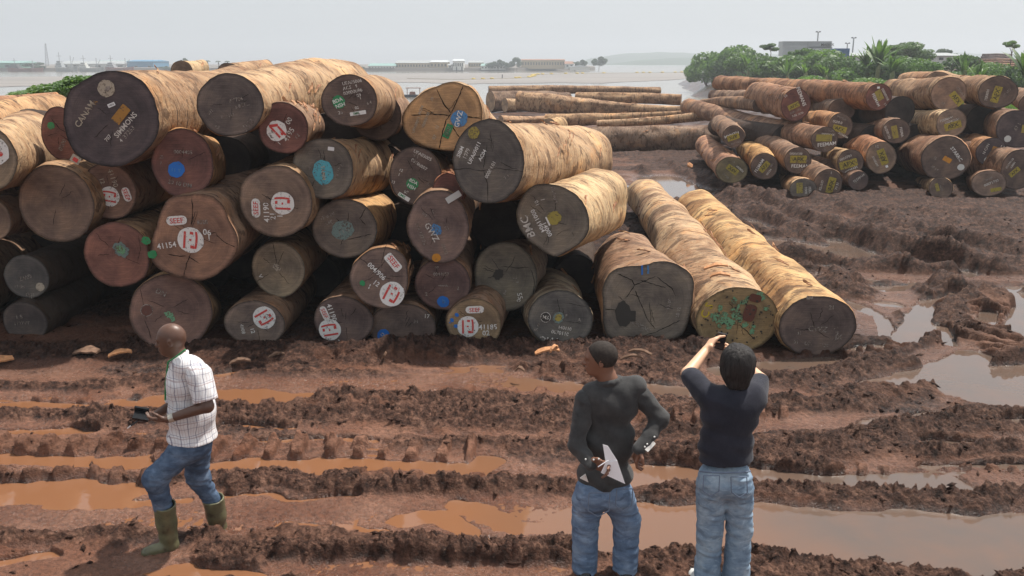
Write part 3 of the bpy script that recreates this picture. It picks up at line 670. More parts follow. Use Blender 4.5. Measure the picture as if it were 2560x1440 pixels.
# key, cx, cy, shape, Y, far, face colour, bark colour, label, flakes
T = [
 ('L1', 278,297,P1,10.5,(590,240,16,76),DK,T2,"huge charcoal-faced log atop the pile with beige disc and ochre rectangle",4),
 ('L2', 575,263,(84,78),10.7,(866,228,16.5,74),(.12,.10,.092),T1,"grey-faced log with long pale trunk rising to the pile's highest point",10),
 ('L3', 708,320,(63,65),10.85,(757,312,12.6,57),RB,T3,"log with smeared red and white disc, its trunk wrapped in shaggy bark",26),
 ('L4', 872,253,(69,64),10.5,(950,262,14,62),DB,T2,"log end lettered with UFA and a green BDA disc, on the top row",3),
 ('L37', 940,288,(62,62),12.4,(968,268,15.5,54),DB,T3,"rough red-barked log just behind the green-disc top log",14),
 ('L6', 1105,292,P6,11.4,(1176,332,14.5,74),TN,T1,"tan jagged-topped log end split by cracks with a blue disc",5),
 ('L7', 1221,405,(96,105),10.4,(1456,394,15.2,80),(.115,.102,.092),T1,"grey-faced log stencilled SIBM with a thick ridged tan trunk",12),
 ('L8', 1040,440,(67,72),11.0,(1075,432,12.8,60),DB,T2,"log end with green BDA disc and slanting rows of numbers, beside SIBM log",3),
 ('L38', 1120,480,(40,46),10.9,(1130,455,12.2,44),RB,(.42,.20,.12),"small red-barked log wedged under the SIBM log",10),
 ('L9', 807,422,(78,76),10.9,(966,402,14.3,64),(.15,.13,.11),T1,"log end with a flaking teal disc and smooth tan trunk",5),
 ('L10',458,408,(75,87),10.8,(505,405,12.0,65),RB,(.50,.31,.15),"maroon log end with a bright blue disc and peeled orange side",6),
 ('L11',150,335,(48,66),11.3,d,RB,T2,"maroon log end with green dot, half behind the huge charcoal log",2),
 ('L12',140,510,(96,98),10.9,d,(.19,.135,.105),T2,"plain brown round log end without markings",2),
 ('L13',272,478,(70,72),11.1,d,(.20,.12,.09),T3,"reddish log end with white emblem, SEEF oval and yellow dot",3),
 ('L14',292,636,(84,83),10.75,d,(.21,.10,.078),T2,"reddish log end with one faint pale green spot",2),
 ('L15',485,592,P15,10.45,d,(.25,.145,.10),T3,"big angular cracked log end numbered 41154 with SEEF oval",4),
 ('L16',690,505,(95,91),10.7,d,(.21,.15,.115),T2,"round brown log end with upright SEEF oval and number 41190",1),
 ('L17',863,572,(82,76),11.0,(922,538,12.9,70),(.15,.12,.10),(.52,.34,.17),"log end with a washed-out grey-green disc and bright peeled trunk",2),
 ('L18',697,674,(66,74),11.0,d,(.25,.205,.15),T2,"pale brown log end with a light heart and one small white tick",1),
 ('L19',948,695,P19,10.45,(975,660,12.6,64),(.17,.12,.10),(.36,.22,.12),"log end with SEEF label above, emblem below and bark fringe on top",14),
 ('L20',1097,568,(78,92),10.7,d,(.18,.13,.115),(.36,.25,.17),"log end with GWZ over a blue smear and an orange dot",3),
 ('L21',1108,708,(70,68),10.75,d,(.13,.082,.075),T3,"dark maroon log end with a bright blue disc at its bottom",1),
 ('L22',1263,692,(80,88),11.0,(1300,672,13,72),(.145,.128,.10),GR,"olive grey log end with a hollow and scrawled marks, left of BMC log",2),
 ('L23',1385,550,P23,10.5,(1490,507,13.2,81),(.165,.142,.115),T4,"angular log end lettered BMC with a smooth cream trunk",5),
 ('L24',1185,808,(71,64),10.45,d,(.25,.18,.11),T3,"bottom log end with level SEEF oval and number 41185",1),
 ('L25',1403,798,(80,72),10.4,(1372,738,13.2,70),(.105,.098,.090),(.30,.26,.19),"charcoal bottom log end with chalked MS ring",6),
 ('L26',1008,820,(86,62),10.7,d,(.15,.11,.095),T3,"half-buried log end with a blue disc on its lower corner",1),
 ('L27',858,802,(76,64),10.65,d,(.14,.10,.09),T3,"bottom log end with slanting SEEF oval touching a white emblem",1),
 ('L28',637,808,(76,60),10.6,d,(.17,.13,.11),T3,"bottom log end with a chipped white emblem, right of the walking man",1),
 ('L29',428,782,(96,96),10.5,(455,778,13,92),(.17,.10,.08),(.38,.26,.15),"large reddish bottom log directly behind the walking man's head",2),
 ('L30',66,692,(58,56),11.0,d,(.10,.095,.09),(.075,.06,.05),"dim log end with a small cream dot in the shadow, upper of two",0),  # near-black bark colour carries the shadow on its side
 ('L31',62,806,(56,52),10.85,d,(.08,.065,.06),(.07,.055,.045),"dim log end at the ground in the shadow, lower of two",0),  # bark colour darkened here too, for the same shadow
 ('L32',-22,548,(50,54),11.0,d,BR,T3,"log end cut off by the picture's edge below the white disc log",0),
 ('L33',-45,395,(78,86),10.2,(68,362,12.8,84),(.22,.17,.12),T1,"log with white disc at the picture's edge and smooth tan trunk",2),
 ('L34',1620,757,P34,10.5,(1556,664,13.6,84),(.165,.14,.115),(.36,.25,.17),"squarish deeply cracked log end with two blue strokes",8),
 ('L35',1842,800,(104,84),10.35,(1618,490,20,45),(.27,.195,.10),T1,"yellow-brown log end speckled with green paint, long trunk reaching back",30),
 ('L36',2043,816,(93,80),10.15,(1744,524,18.2,52),(.125,.095,.085),(.53,.37,.19),"outermost long log of the pile, dark face chalked with GWZ",14),
]
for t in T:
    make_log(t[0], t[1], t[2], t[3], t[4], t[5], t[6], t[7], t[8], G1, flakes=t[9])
# logs further back in the near pile
for i, (cx, cy, r_, Y, far, bc, lab) in enumerate([
 (-170,265,20,13.6,(138,246,16.8,15),(.40,.24,.15),"slender brown log lying behind the pile's left end"),
 (-210,296,30,12.6,(215,270,16.0,26),(.52,.34,.18),"peeled yellow log with splintered bark behind the maroon end"),
 (-60,330,60,12.2,(150,290,15.0,52),(.46,.31,.18),"thick tan trunk lying under the splintered yellow log"),
 (455,178,26,17.0,(500,172,19.5,22),T4,"pale rounded log top showing over the huge charcoal log"),
 (575,192,34,16.6,(665,176,20.5,24),T2,"brown curved log hump beyond the grey-faced log"),
 (700,196,24,17.5,(760,188,20.5,20),(.48,.36,.2),"short pale log top peeping over the longest trunk"),
]):
    make_log('B%d' % i, cx, cy, (r_, r_), Y, far, BR, bc, lab, G1, flakes=3)
for i, (cx, cy, r_, lab) in enumerate([  # fillers added behind the gaps; their near-black colours carry the shade
 (572,400,58,"shade-coloured filler log end in the gap right of the bright blue disc"),
 (250,775,62,"shade-coloured filler log end in the dark gap left of the walking man"),
 (600,650,50,"shade-coloured filler log end in the gap right of log 41154"),
 (795,690,56,"shade-coloured filler log end in the gap below the grey-green disc"),
 (760,800,40,"shade-coloured filler log end deep between two white emblem logs"),
 (960,420,56,"shade-coloured filler log end beneath the top-row green disc log"),
 (1245,560,66,"shade-coloured filler log end in the gap below the SIBM log"),
 (1000,560,50,"shade-coloured filler log end behind the bright peeled trunk"),
 (1290,800,44,"shade-coloured filler log end beside the charcoal bottom log"),
 (170,650,55,"shade-coloured filler log end under the plain brown round one"),
 (1440,690,56,"shade-coloured filler log end under the BMC log"),
 (150,850,40,"shade-coloured filler log end lying at ground level in the left gap")]):
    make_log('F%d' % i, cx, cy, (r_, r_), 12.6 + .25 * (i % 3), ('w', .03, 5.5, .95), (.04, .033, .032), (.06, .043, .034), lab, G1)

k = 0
for z_, xs_ in ((.45, (-9.2, -8.1, -7.0, -5.9, -4.8, -3.7, -2.6, -1.5, -.4, .55)), (1.35, (-8.7, -7.6, -6.5, -5.4, -4.3, -3.2, -2.1, -1.0, .1)), (2.2, (-8.2, -7.1, -6.0, -4.9, -3.8, -2.6, -1.5))):  # inner rows added to keep light out of the gaps
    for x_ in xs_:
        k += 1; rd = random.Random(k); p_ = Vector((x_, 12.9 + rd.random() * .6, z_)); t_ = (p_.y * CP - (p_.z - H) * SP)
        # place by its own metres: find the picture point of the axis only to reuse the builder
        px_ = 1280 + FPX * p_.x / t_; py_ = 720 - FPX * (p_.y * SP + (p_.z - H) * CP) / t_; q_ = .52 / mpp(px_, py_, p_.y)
        make_log('H%d' % k, px_, py_, (q_, q_), p_.y, ('w', .01 * rd.uniform(-1, 1), 6.5, .9), (.045, .038, .036), (.06, .043, .034), "added light-blocking inner log, %s layer, %s from its end" % (("lowest", "middle", "upper")[(.45, 1.35, 2.2).index(z_)], ("first", "second", "third", "fourth", "fifth", "sixth", "seventh", "eighth", "ninth", "tenth")[xs_.index(x_)]), G1)  # near-black bark and ends, the pile's inner shade put into colour
# logs added past the picture's edge to keep light off the pile's end
for i, (x_, z_) in enumerate(((-7.5, .5), (-8.6, .5), (-8.0, 1.45), (-7.6, 2.3))):
    p_ = Vector((x_, 11.0, z_)); t_ = (p_.y * CP - (p_.z - H) * SP); px_ = 1280 + FPX * p_.x / t_; py_ = 720 - FPX * (p_.y * SP + (p_.z - H) * CP) / t_; q_ = .52 / mpp(px_, py_, p_.y)
    make_log('E%d' % i, px_, py_, (q_, q_), p_.y, ('w', .02, 6.0, .9), BR, T3, ("ground level log just outside the picture's edge", "outer ground level log beyond the picture's edge", "second row log beyond the picture's edge", "third row log beyond the picture's edge")[i], G1)

# ---- painted marks of the near pile
F = LOGS['L1']
M_disc(F, 266,221, 21, 'beige'); M_disc(F,270,222,7,'faint',.0095,.3); M_rect(F,279,262,19,9,22,'tag',.008,"tag"); M_text(F,"10826",279,262,4,22,'dark',.0105)
M_rect(F,303,286,50,24,48,'ochre'); M_text(F,"CANAM",212,285,15,52,'beige'); M_text(F,"A",238,255,11,52,'ochre')
M_text(F,"SIMMONS",314,312,13,46,'stencil'); M_text(F,"37253",322,330,11,46,'faint'); M_text(F,"707",270,345,9,46,'stencil'); M_text(F,"4",303,351,9,46,'stencil')
M_rect(F,190,398,24,20,-35,'beige',.012,"label"); M_rect(F,190,399,13,10,-35,'red',.0155)
F = LOGS['L2']
for s_, x, y, h_, r_ in (("8Y'704",590,249,9,12),("6 8C1....",606,263,8,14),("031",526,280,8,40),("Fr 1111",570,290,8,14),("J113",622,310,13,38),("7.F",543,318,8,-10)): M_text(F, s_, x, y, h_, r_, 'faint')
F = LOGS['L3']
M_disc(F,692,327,25,'white'); M_rect(F,684,314,22,7,8,'red',.0105); M_rect(F,688,330,36,5,-50,'red',.0105); M_rect(F,705,327,28,5,-50,'red',.0105); M_disc(F,706,334,4,'red',.0105)
M_text(F,"00",722,302,12,60); M_text(F,"4195",722,336,13,56); M_text(F,"12",742,340,10,45,'faint'); M_text(F,"1",698,358,8,50)
F = LOGS['L4']
M_text(F,"UFA05006",880,205,8,10); M_text(F,"ACS   4",875,218,8,12); M_text(F,"00000096",882,229,8.5,12); M_text(F,"09",897,238,8,14); M_text(F,"1",901,245,7,14); M_text(F,"21",922,230,7,18,'faint')
M_disc(F,847,255,16,'green'); M_text(F,"BDA",844,251,9,20,'white',.0105); M_text(F,"NSH",851,263,9,18,'white',.0105); M_text(F,"26",851,281,8,8); M_text(F,"02",892,269,7,12); M_text(F,"6 4",923,257,7,22,'faint')
M_rect(F,895,283,40,9,9,'white'); M_text(F,"SMK",891,283,6,9,'green',.0105)
F = LOGS['L6']
M_disc(F,1148,297,21,'skyblue'); M_text(F,"GWZ",1146,298,12,75,'white',.0105); M_rect(F,1120,328,36,17,68,'green'); M_text(F,"EHG",1120,328,9,68,'faint',.0105)
M_text(F,"UFA09011",1040,312,7,68,'beige'); M_text(F,"AC04",1052,275,7,68,'beige'); M_text(F,"00000100",1064,300,7,68,'beige'); M_text(F,"07",1086,343,8,60,'beige'); M_text(F,"12",1092,318,7,60,'beige'); M_text(F,"79",1080,248,7,60,'beige')
M_crack(F,[[(1092,222),(1100,240),(1110,262),(1122,275),(1128,283)],[(1128,283),(1140,258),(1158,215)],[(1128,283),(1115,300),(1108,325),(1098,372)],[(1128,290),(1160,292),(1202,296)],[(1122,288),(1075,285),(1028,288)],[(1128,310),(1140,330),(1150,345)]],3.4)
F = LOGS['L7']
M_disc(F,1185,332,15,'olive',wob=.08)
M_text(F,"SIBM",1151,379,10,66,'white'); M_text(F,"1079",1166,384,10,66,'stencil'); M_text(F,"UFA09011",1186,382,10,64,'white'); M_text(F,"AC04",1206,388,9,62,'white'); M_text(F,"00004.01",1226,424,9,62,'stencil'); M_text(F,"7 1",1266,441,8,52,'faint')
M_crack(F,[[(1218,360),(1212,400),(1209,422)],[(1130,424),(1170,422),(1209,427),(1240,420),(1310,430)],[(1209,427),(1220,460),(1219,505)],[(1218,348),(1232,353)],[(1292,373),(1312,378)]],1.8)
F = LOGS['L8']
M_text(F,"UFA03005",1057,388,8,-27,'stencil'); M_text(F,"ACS",1038,389,7,-27,'faint'); M_text(F,"00100097",1048,411,8,-34,'stencil'); M_text(F,"12",1003,425,7,-25); M_text(F,"1",998,436,7,-20); M_text(F,"13",983,455,7,-15)
M_disc(F,1031,460,15,'green'); M_text(F,"BDA",1034,454,8,-30,'white',.0105); M_text(F,"NSH",1029,467,8,-30,'white',.0105); M_text(F,"02",1016,480,8,-22,'stencil'); M_rect(F,1010,492,32,10,-33,'white'); M_text(F,"SMK",1006,489,7,-33,'green',.0105); M_text(F,"7.",1071,460,7,-30,'faint')
F = LOGS['L9']
M_disc(F,808,431,27,'teal',ry=30,wob=.06); M_text(F,"TAMM",809,432,9,-85,'beige',.0105); M_rect(F,828,372,16,9,-6,'tag',.008,"tag"); M_text(F,"21",772,420,8,60,'faint'); M_text(F,"10103700",846,430,7,65,'faint')
M_crack(F,[[(740,430),(765,436),(785,446)],[(745,450),(760,480)],[(785,455),(770,490)]],1.6)
F = LOGS['L10']
M_disc(F,441,424,20,'blue',wob=.06); M_text(F,"11 Y",440,425,9,-8,'skyblue',.0105); M_text(F,"0004405",458,380,9,-4,'faint'); M_text(F,"23",404,393,8,80,'faint'); M_text(F,"20 10 DM",450,459,10,-13,'faint'); M_text(F,"7",402,408,8,0,'faint')
F = LOGS['L11']
M_disc(F,128,314,9,'green'); M_text(F,"0000",156,362,11,62,'faint'); M_crack(F,[[(128,296),(150,322),(165,330)]],2)
F = LOGS['L13']
M_emblem(F,275,491,25,80); M_seef(F,317,486,36,-75,20); M_text(F,"41190",283,445,13,-75,'beige'); M_text(F,"12",256,452,11,-75,'beige'); M_disc(F,243,528,13,'yellow',wob=.08)
F = LOGS['L14']
M_disc(F,303,624,19,'greyteal',wob=.2); M_disc(F,303,624,11,'palegreen',.0095,wob=.25); M_crack(F,[[(345,585),(352,620),(345,650)]],1.5)
F = LOGS['L15']
M_seef(F,442,551,52,5,23); M_emblem(F,477,600,33,-8); M_text(F,"41154",417,613,14,8,'white'); M_text(F,"06",518,580,15,-5,'white'); M_text(F,"1",523,594,13,0,'white'); M_text(F,"8028",506,555,10,4,'faint')
M_disc(F,366,601,11,'green',.012,.12); M_disc(F,381,636,11,'green',wob=.12); M_disc(F,386,630,5,'green',.0095)
M_crack(F,[[(480,492),(482,530),(478,565)],[(477,634),(466,660),(460,690)],[(420,635),(450,640),(468,640)],[(540,585),(560,605),(590,618)],[(470,640),(500,660)]],2.6)
F = LOGS['L16']
M_seef(F,640,520,48,88,22); M_text(F,"41190",666,531,14,90,'white'); M_text(F,"21",682,540,14,90,'white'); M_text(F,"1",700,540,13,90,'white'); M_emblem(F,707,508,29,88)
F = LOGS['L17']
M_disc(F,857,575,28,'greyteal',ry=24,wob=.08); M_text(F,"1 1 C",860,578,9,25,'faint',.0105); M_text(F,"17 0 70",818,540,9,25,'faint'); M_text(F,"CMJ",822,556,8,25,'faint')
M_crack(F,[[(872,530),(868,560),(866,598)],[(866,560),(850,555),(840,545)],[(868,598),(900,592),(930,585)],[(915,520),(900,545),(915,565)]],2.4)
F = LOGS['L18']
M_disc(F,692,668,9,'beige',wob=.3); M_text(F,"<",652,690,13,20,'white'); M_crack(F,[[(683,606),(688,635),(692,658)]],2.2)
F = LOGS['L19']
M_rect(F,983,656,50,22,-52,'white',rnd=.5); M_text(F,"SEEF",984,655,13,-55,'red',.0105); M_text(F,"004/906",942,678,12,-45,'white'); M_text(F,"12",941,708,12,-38,'white'); M_text(F,"1",924,716,12,-25,'white'); M_emblem(F,980,735,31,-28); M_rect(F,1003,725,10,12,-20,'tag',.013,"tag"); M_disc(F,906,708,7,'green',wob=.1)
M_crack(F,[[(925,690),(945,672),(960,655)]],1.3)
F = LOGS['L20']
M_disc(F,1090,574,14,'skyblue',wob=.15); M_text(F,"GWZ",1080,580,15,-60,'stencil',.0105); M_disc(F,1091,644,11,'orange'); M_text(F,"FAI 182 23",1053,585,9,-70,'faint'); M_text(F,"20122",1112,622,8,-70,'faint'); M_text(F,"60",1062,536,9,-60,'faint'); M_text(F,"12",1085,528,8,-60,'faint'); M_text(F,"07",1117,570,8,-60,'faint')
M_rect(F,1134,492,40,16,32,'greyplate',.02,"pale_bark_scrap"); M_crack(F,[[(1118,540),(1117,560)]],1.5)
F = LOGS['L21']
M_disc(F,1108,754,15,'blue'); M_text(F,"b",1110,752,12,0,'skyblue',.0105); M_text(F,"0044957",1103,685,8,0,'faint'); M_text(F,"07",1092,669,7,0,'faint'); M_text(F,"2",1066,735,9,0,'faint'); M_text(F,"2",1145,720,9,0,'faint'); M_text(F,"vmoule",1108,713,6,0,'faint'); M_text(F,"1",1062,717,8,0,'faint')
F = LOGS['L22']
M_text(F,"2",1262,730,11,-20,'faint'); M_text(F,"55",1300,740,12,-75,'stencil'); M_text(F,"0",1297,751,10,-80,'stencil'); M_text(F,"7 7",1290,700,9,-70,'faint')
M_crack(F,[[(1255,665),(1290,670),(1325,668)],[(1325,668),(1336,700),(1332,740)]],2.0); M_disc(F,1246,686,13,'dark',.005,.2)
F = LOGS['L23']
M_text(F,"BMC",1319,567,20,115,'stencil'); M_text(F,"00011904",1345,552,11,-60,'white'); M_text(F,"14000",1368,573,11,-60,'white'); M_text(F,"01",1343,508,10,-65,'stencil'); M_text(F,"1",1357,499,10,-75,'stencil'); M_text(F,"AMAM",1386,487,10,-75,'faint')
M_disc(F,1385,545,18,'olive',wob=.12); M_rect(F,1370,553,4,24,28,'white',.0105,rnd=.9); M_crack(F,[[(1390,590),(1405,577),(1425,575)],[(1430,580),(1434,590)]],1.3)
F = LOGS['L24']
M_seef(F,1187,774,46,3,18); M_emblem(F,1170,816,27,0); M_text(F,"41185",1220,817,13,2,'white'); M_text(F,"02",1215,832,13,2,'white')
for x, y, q in ((1142,787,5),(1130,800,5),(1140,815,5),(1125,806,2)): M_disc(F,x,y,q,'blue',wob=.15)
F = LOGS['L25']
M_disc(F,1364,793,13,'stencil',wob=.02); M_disc(F,1364,793,11.5,'dark',.0095,wob=.02); M_text(F,"MS",1364,793,9,-8,'stencil',.0125); M_disc(F,1396,794,14,'greyteal',wob=.1); M_disc(F,1396,794,9,'olive',.0095,wob=.1)
M_text(F,"PMC",1372,851,16,172,'stencil'); M_text(F,"0070110",1400,832,9,-10,'stencil'); M_text(F,"140110",1412,820,8,-10,'stencil'); M_text(F,"8",1346,812,8,-5,'faint'); M_text(F,"60",1340,824,8,-5,'faint'); M_text(F,"F",1416,789,8,-5,'faint'); M_text(F,"A",1448,799,8,-5,'faint')
M_crack(F,[[(1392,745),(1398,770),(1402,800)],[(1405,755),(1440,762),(1468,768)]],1.2)
F = LOGS['L26']
M_disc(F,959,838,16,'blue',wob=.05); M_text(F,"OY",960,838,9,-35,'stencil',.0105); M_text(F,"17",1067,790,10,-5,'stencil'); M_text(F,"34",1040,803,8,0,'faint'); M_text(F,"2",1055,843,8,0,'faint')
F = LOGS['L27']
M_seef(F,812,783,38,-68,17); M_text(F,"41190",830,781,13,-72,'white'); M_emblem(F,825,824,28,100); M_text(F,"2",845,854,12,-55,'white')
F = LOGS['L28']
M_emblem(F,661,794,29,-60); M_text(F,"4908",607,822,9,-80,'stencil'); M_text(F,"12",632,826,10,-75,'white'); M_crack(F,[[(655,808),(660,822),(672,830)]],1.5)
F = LOGS['L29']
M_disc(F,367,776,15,'faint',wob=.04); M_disc(F,367,776,13,'brownred',.0095,wob=.04); M_text(F,"DN",403,731,12,-30,'faint'); M_disc(F,423,787,9,'palegreen',wob=.4); M_disc(F,432,797,6,'palegreen',wob=.4)
M_crack(F,[[(350,720),(358,760),(366,800)],[(362,800),(380,850)]],1.5)
F = LOGS['L30']
M_text(F,"GWZ",64,694,10,195,'faint'); M_disc(F,101,717,11,'beige'); M_text(F,"11 3N",50,716,8,-5,'faint'); M_text(F,"1V1J",75,736,9,-5,'faint'); M_text(F,"N",77,742,8,0,'faint')
F = LOGS['L31']
M_text(F,"1127VT",55,808,9,2,'faint'); M_text(F,"1 8",48,791,10,0,'faint')
F = LOGS['L33']
M_disc(F,-14,378,32,'white',ry=36); M_disc(F,1,385,6,'red',.0105); M_disc(F,-10,404,6,'red',.0105)
F = LOGS['L34']
M_crack(F,[[(1543,684),(1580,700),(1587,712),(1640,690)],[(1587,712),(1575,730),(1560,750)],[(1587,725),(1605,765),(1620,800),(1638,822)],[(1640,690),(1680,722),(1690,740)],[(1510,772),(1540,775)],[(1560,752),(1545,740)],[(1600,700),(1640,712),(1665,720)],[(1590,845),(1640,830),(1700,800)]],2.6)
M_disc(F,1558,785,20,'dark',.0052,.10,ry=32,name="hollow"); M_rect(F,1577,790,24,28,0,'dark',.0056,name="hollow")
M_rect(F,1605,675,4,24,2,'blue',.008); M_rect(F,1620,674,5,20,2,'skyblue',.008); M_text(F,"LENONZ",1603,815,9,-30,'faint'); M_text(F,"10000",1672,760,8,80,'faint'); M_text(F,"SB 12",1695,780,8,80,'faint')
F = LOGS['L35']
rd_ = random.Random(5)
for x, y, q in [(1835,752,8),(1800,770,7),(1858,755,7),(1790,792,12),(1812,800,12),(1826,806,10),(1842,788,13),(1835,775,8),(1822,818,6),(1790,800,8),(1862,812,7),(1880,828,7),(1915,772,6),(1905,745,7),(1870,745,6),(1897,738,9),(1884,815,5),(1845,765,5),(1812,785,7),(1850,800,6),(1798,815,5)]:
    M_disc(F, x, y, q, 'palegreen', .006 + rd_.random() * .002, .35)
M_rect(F,1874,782,30,44,-14,'brownred',.0095,rnd=.7); M_rect(F,1888,745,30,20,-14,'brownred',.0096,rnd=.7); M_text(F,"S",1772,764,20,60,'yellow'); M_text(F,"C",1762,785,20,75,'yellow')
M_crack(F,[[(1820,810),(1850,813),(1868,828),(1888,850)]],2.2)
for k in range(70):
    a_ = rd_.random() * 6.28; q = rd_.random() ** .6
    M_disc(F, 1842 + 92 * q * math.cos(a_), 792 + 68 * q * math.sin(a_), rd_.uniform(.8, 3), 'dark', .0118, .3, name="mud_spot")
F = LOGS['L36']
M_text(F,"CWZ",2044,822,14,-4,'faint'); M_text(F,"31",1998,832,9,0,'faint'); M_text(F,"1 A",2092,826,11,-60,'faint'); M_text(F,"JX",2096,842,12,0,'faint'); M_text(F,"31",1990,854,9,0,'faint'); M_text(F,"DX",2020,858,9,0,'faint'); M_text(F,"129",2062,863,9,-5,'faint'); M_text(F,"21",2079,768,10,0,'faint'); M_rect(F,2024,744,16,9,0,'faint')

# ---- pile across the yard
def afx(F, px, py, w, rot, txt="AFX", mir=False):
    M_rect(F, px, py, w, w * .46, rot, 'afx', rnd=.2); M_text(F, txt, px, py, w * .25, rot, 'dark', .0105)
RT = [
 ('R1',1834,341,(27,28),24.0,(1797,308,31,20),DB,T3,"small log end lettered FEEMAM upside down over the leftmost mustard patch",2),
 ('R2',1829,425,(39,33),22.6,(1765,364,31,26),(.17,.14,.085),(.40,.24,.16),"lowest left log end with torn pinkish bark beside the mud",12),
 ('R3',1911,415,(33,33),23.2,(1863,366,31,24),DB,(.55,.36,.16),"log end lettered FEEMAM diagonally with orange peeled trunk",2),
 ('R4',1994,402,(33,34),23.4,(1850,315,35,22),DB,(.30,.21,.15),"log end with level mustard patch above the word FEEMAM",6),
 ('R5',2062,348,(34,31),24.2,(1724,264,42,18),DB,(.33,.21,.14),"very long log ending in a face lettered FEEMAM alone",12),
 ('R6',1990,261,(36,41),26.0,(1894,242,32,34),RB,(.36,.22,.14),"thick log on top with FEEMAM slanting down its reddish face",12),
 ('R7',2101,315,(30,32),25.0,(2030,300,30,24),DB,(.50,.30,.15),"squarish log end with mustard patch right of the thick top log",2),
 ('R8',2126,405,(31,31),23.4,(2076,385,29,24),DB,T4,"cream-trunked log end with tilted mustard patch and rows of numbers",1),
 ('R9',2008,474,(33,28),22.0,(1962,446,28,24),GY,(.60,.43,.26),"low cream log end half sunk in mud",1),
 ('R10',2070,458,(36,36),22.2,d,DB,T3,"square grey log end with upright mustard patch at ground level",2),
 ('R11',2202,394,(37,41),23.4,(2128,362,29,32),BR,(.46,.26,.15),"round log end with steep mustard patch and ragged trunk",8),
 ('R12',2241,328,(33,30),24.6,(2152,306,31,24),DB,T3,"log end with faded patch and FEEMAM down one side",3),
 ('R13',2197,242,(34,33),26.5,(1800,208,42,20),RB,(.34,.20,.12),"longest top log running back towards the bushy bank",18),
 ('R14',2372,235,(42,41),26.0,(2234,228,33,30),(.24,.16,.12),T2,"pale brown top log end with a bright mustard patch",2),
 ('R15',2494,230,(46,39),25.6,(2346,200,35,24),DB,T2,"grey top log end with upright mustard patch near the picture's edge",2),
 ('R16',2378,308,(36,36),24.8,(2186,292,33,26),(.23,.17,.13),(.62,.50,.32),"smooth cream-topped log with olive patch in the middle row",1),
 ('R17',2363,396,(57,54),23.0,(2254,382,29,42),DB,(.37,.24,.16),"widest log end, with orange spot and pale round plate",2),
 ('R18',2478,380,(35,36),23.6,(2396,352,30,28),DK,(.50,.30,.16),"dark log end with white plate and letters N CAN",3),
 ('R19',2545,322,(50,48),24.0,(2424,288,32,36),DK,T3,"dark log end cut by the picture's edge with pale plate",4),
 ('R20',2545,425,(42,50),22.8,d,DB,T3,"log end at the picture's edge with mustard patch and number rows",1),
 ('R21',2472,458,(40,33),22.4,(2440,450,28,28),(.21,.15,.12),(.34,.22,.15),"low brown log end with dull patch, partly buried",2),
 ('R22',2352,470,(28,27),22.2,(2296,458,27,22),(.15,.11,.09),(.42,.32,.2),"small buried log end below the widest one",1),
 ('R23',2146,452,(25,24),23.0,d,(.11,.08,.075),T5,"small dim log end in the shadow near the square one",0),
 ('R24',2580,262,(30,32),26.5,(2530,236,34,20),DB,T3,"brown log at the edge of the top row",2),
 ('R25',2105,275,(34,28),28.0,(2020,268,34,24),DB,GR,"grey trunk lying between the top logs",0),
 ('R26',1905,245,(22,22),31.0,(1782,240,42,15),DB,(.27,.19,.14),"thin grey log under the longest top log",4),
 ('R27',1900,262,(18,18),30.0,(1740,262,46,10),DB,(.30,.20,.13),"low curved log beside the water",4),
 ('R28',2345,202,(30,22),31.0,(2262,204,36,20),BR,(.50,.33,.2),"humped orange log behind the pale brown top end",2),
]
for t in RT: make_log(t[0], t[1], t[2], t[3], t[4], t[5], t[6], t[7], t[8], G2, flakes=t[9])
for i, (cx, cy, r_, lab) in enumerate([(2180,350,36,"shade-coloured log end behind the middle row"), (2290,350,40,"shade-coloured log end left of the cream-topped log"), (2310,440,34,"shade-coloured log end low in the far pile"),
   (2420,430,34,"shade-coloured log end between the widest end and the buried brown one"), (2190,460,30,"shade-coloured log end at ground beside the small dim one"), (1960,350,34,"shade-coloured log end under the thick top log"), (2250,280,40,"unlit log end under the longest top log's face"), (2450,300,36,"shade-coloured log end right of the olive patch")]):
    make_log('G%d' % i, cx, cy, (r_, r_), 26.5, ('w', -.1, 6.0, .95), (.045, .038, .036), (.07, .05, .04), lab, G2)  # shade inside the far pile put into near-black ends and bark
F = LOGS['R1']; M_text(F,"FEEMAM",1829,337,7,201,'white'); afx(F,1833,343,30,201); M_text(F,"0201100",1840,357,5,-160,'faint')
F = LOGS['R2']; afx(F,1831,424,32,145); M_text(F,"FEMAH",1850,422,5,140,'stencil'); M_text(F,"000104",1815,440,5,140,'faint'); M_text(F,"12",1834,404,5,10,'faint')
F = LOGS['R3']; M_text(F,"FEEMAM",1898,414,7,62,'white'); afx(F,1911,417,30,52); M_text(F,"000",1929,412,5,58,'faint'); M_text(F,"00104",1922,430,5,58,'stencil')
F = LOGS['R4']; afx(F,1996,398,40,0); M_text(F,"FEEMAM",2001,415,8.5,0,'white'); M_text(F,"00000700",1990,384,5.5,0,'stencil'); M_text(F,"00  14",1998,424,5,0,'faint'); M_text(F,"12",2018,400,5,-70,'faint')
F = LOGS['R5']; M_rect(F,2060,345,40,17,0,'olive'); M_text(F,"FEEMAM",2067,360,9,7,'white'); M_text(F,"0000004X",2070,336,5.5,-4,'stencil'); M_text(F,"0201102",2073,327,5,-6,'faint'); M_text(F,"02 14",2058,374,5,4,'faint')
F = LOGS['R6']; M_text(F,"FEEMANS",2003,241,8.5,-65,'white'); afx(F,1984,265,29,27); M_text(F,"00001002",1988,278,5,25,'faint'); M_text(F,"3.02 1070",1994,286,5,20,'stencil'); M_text(F,"15",1964,240,6,40,'stencil')
F = LOGS['R7']; afx(F,2099,322,34,-15); M_text(F,"0000.0",2094,305,6,-12,'stencil'); M_text(F,"0000000",2104,295,5,-25,'faint'); M_text(F,"FEEMAM",2108,338,5,-28,'stencil')
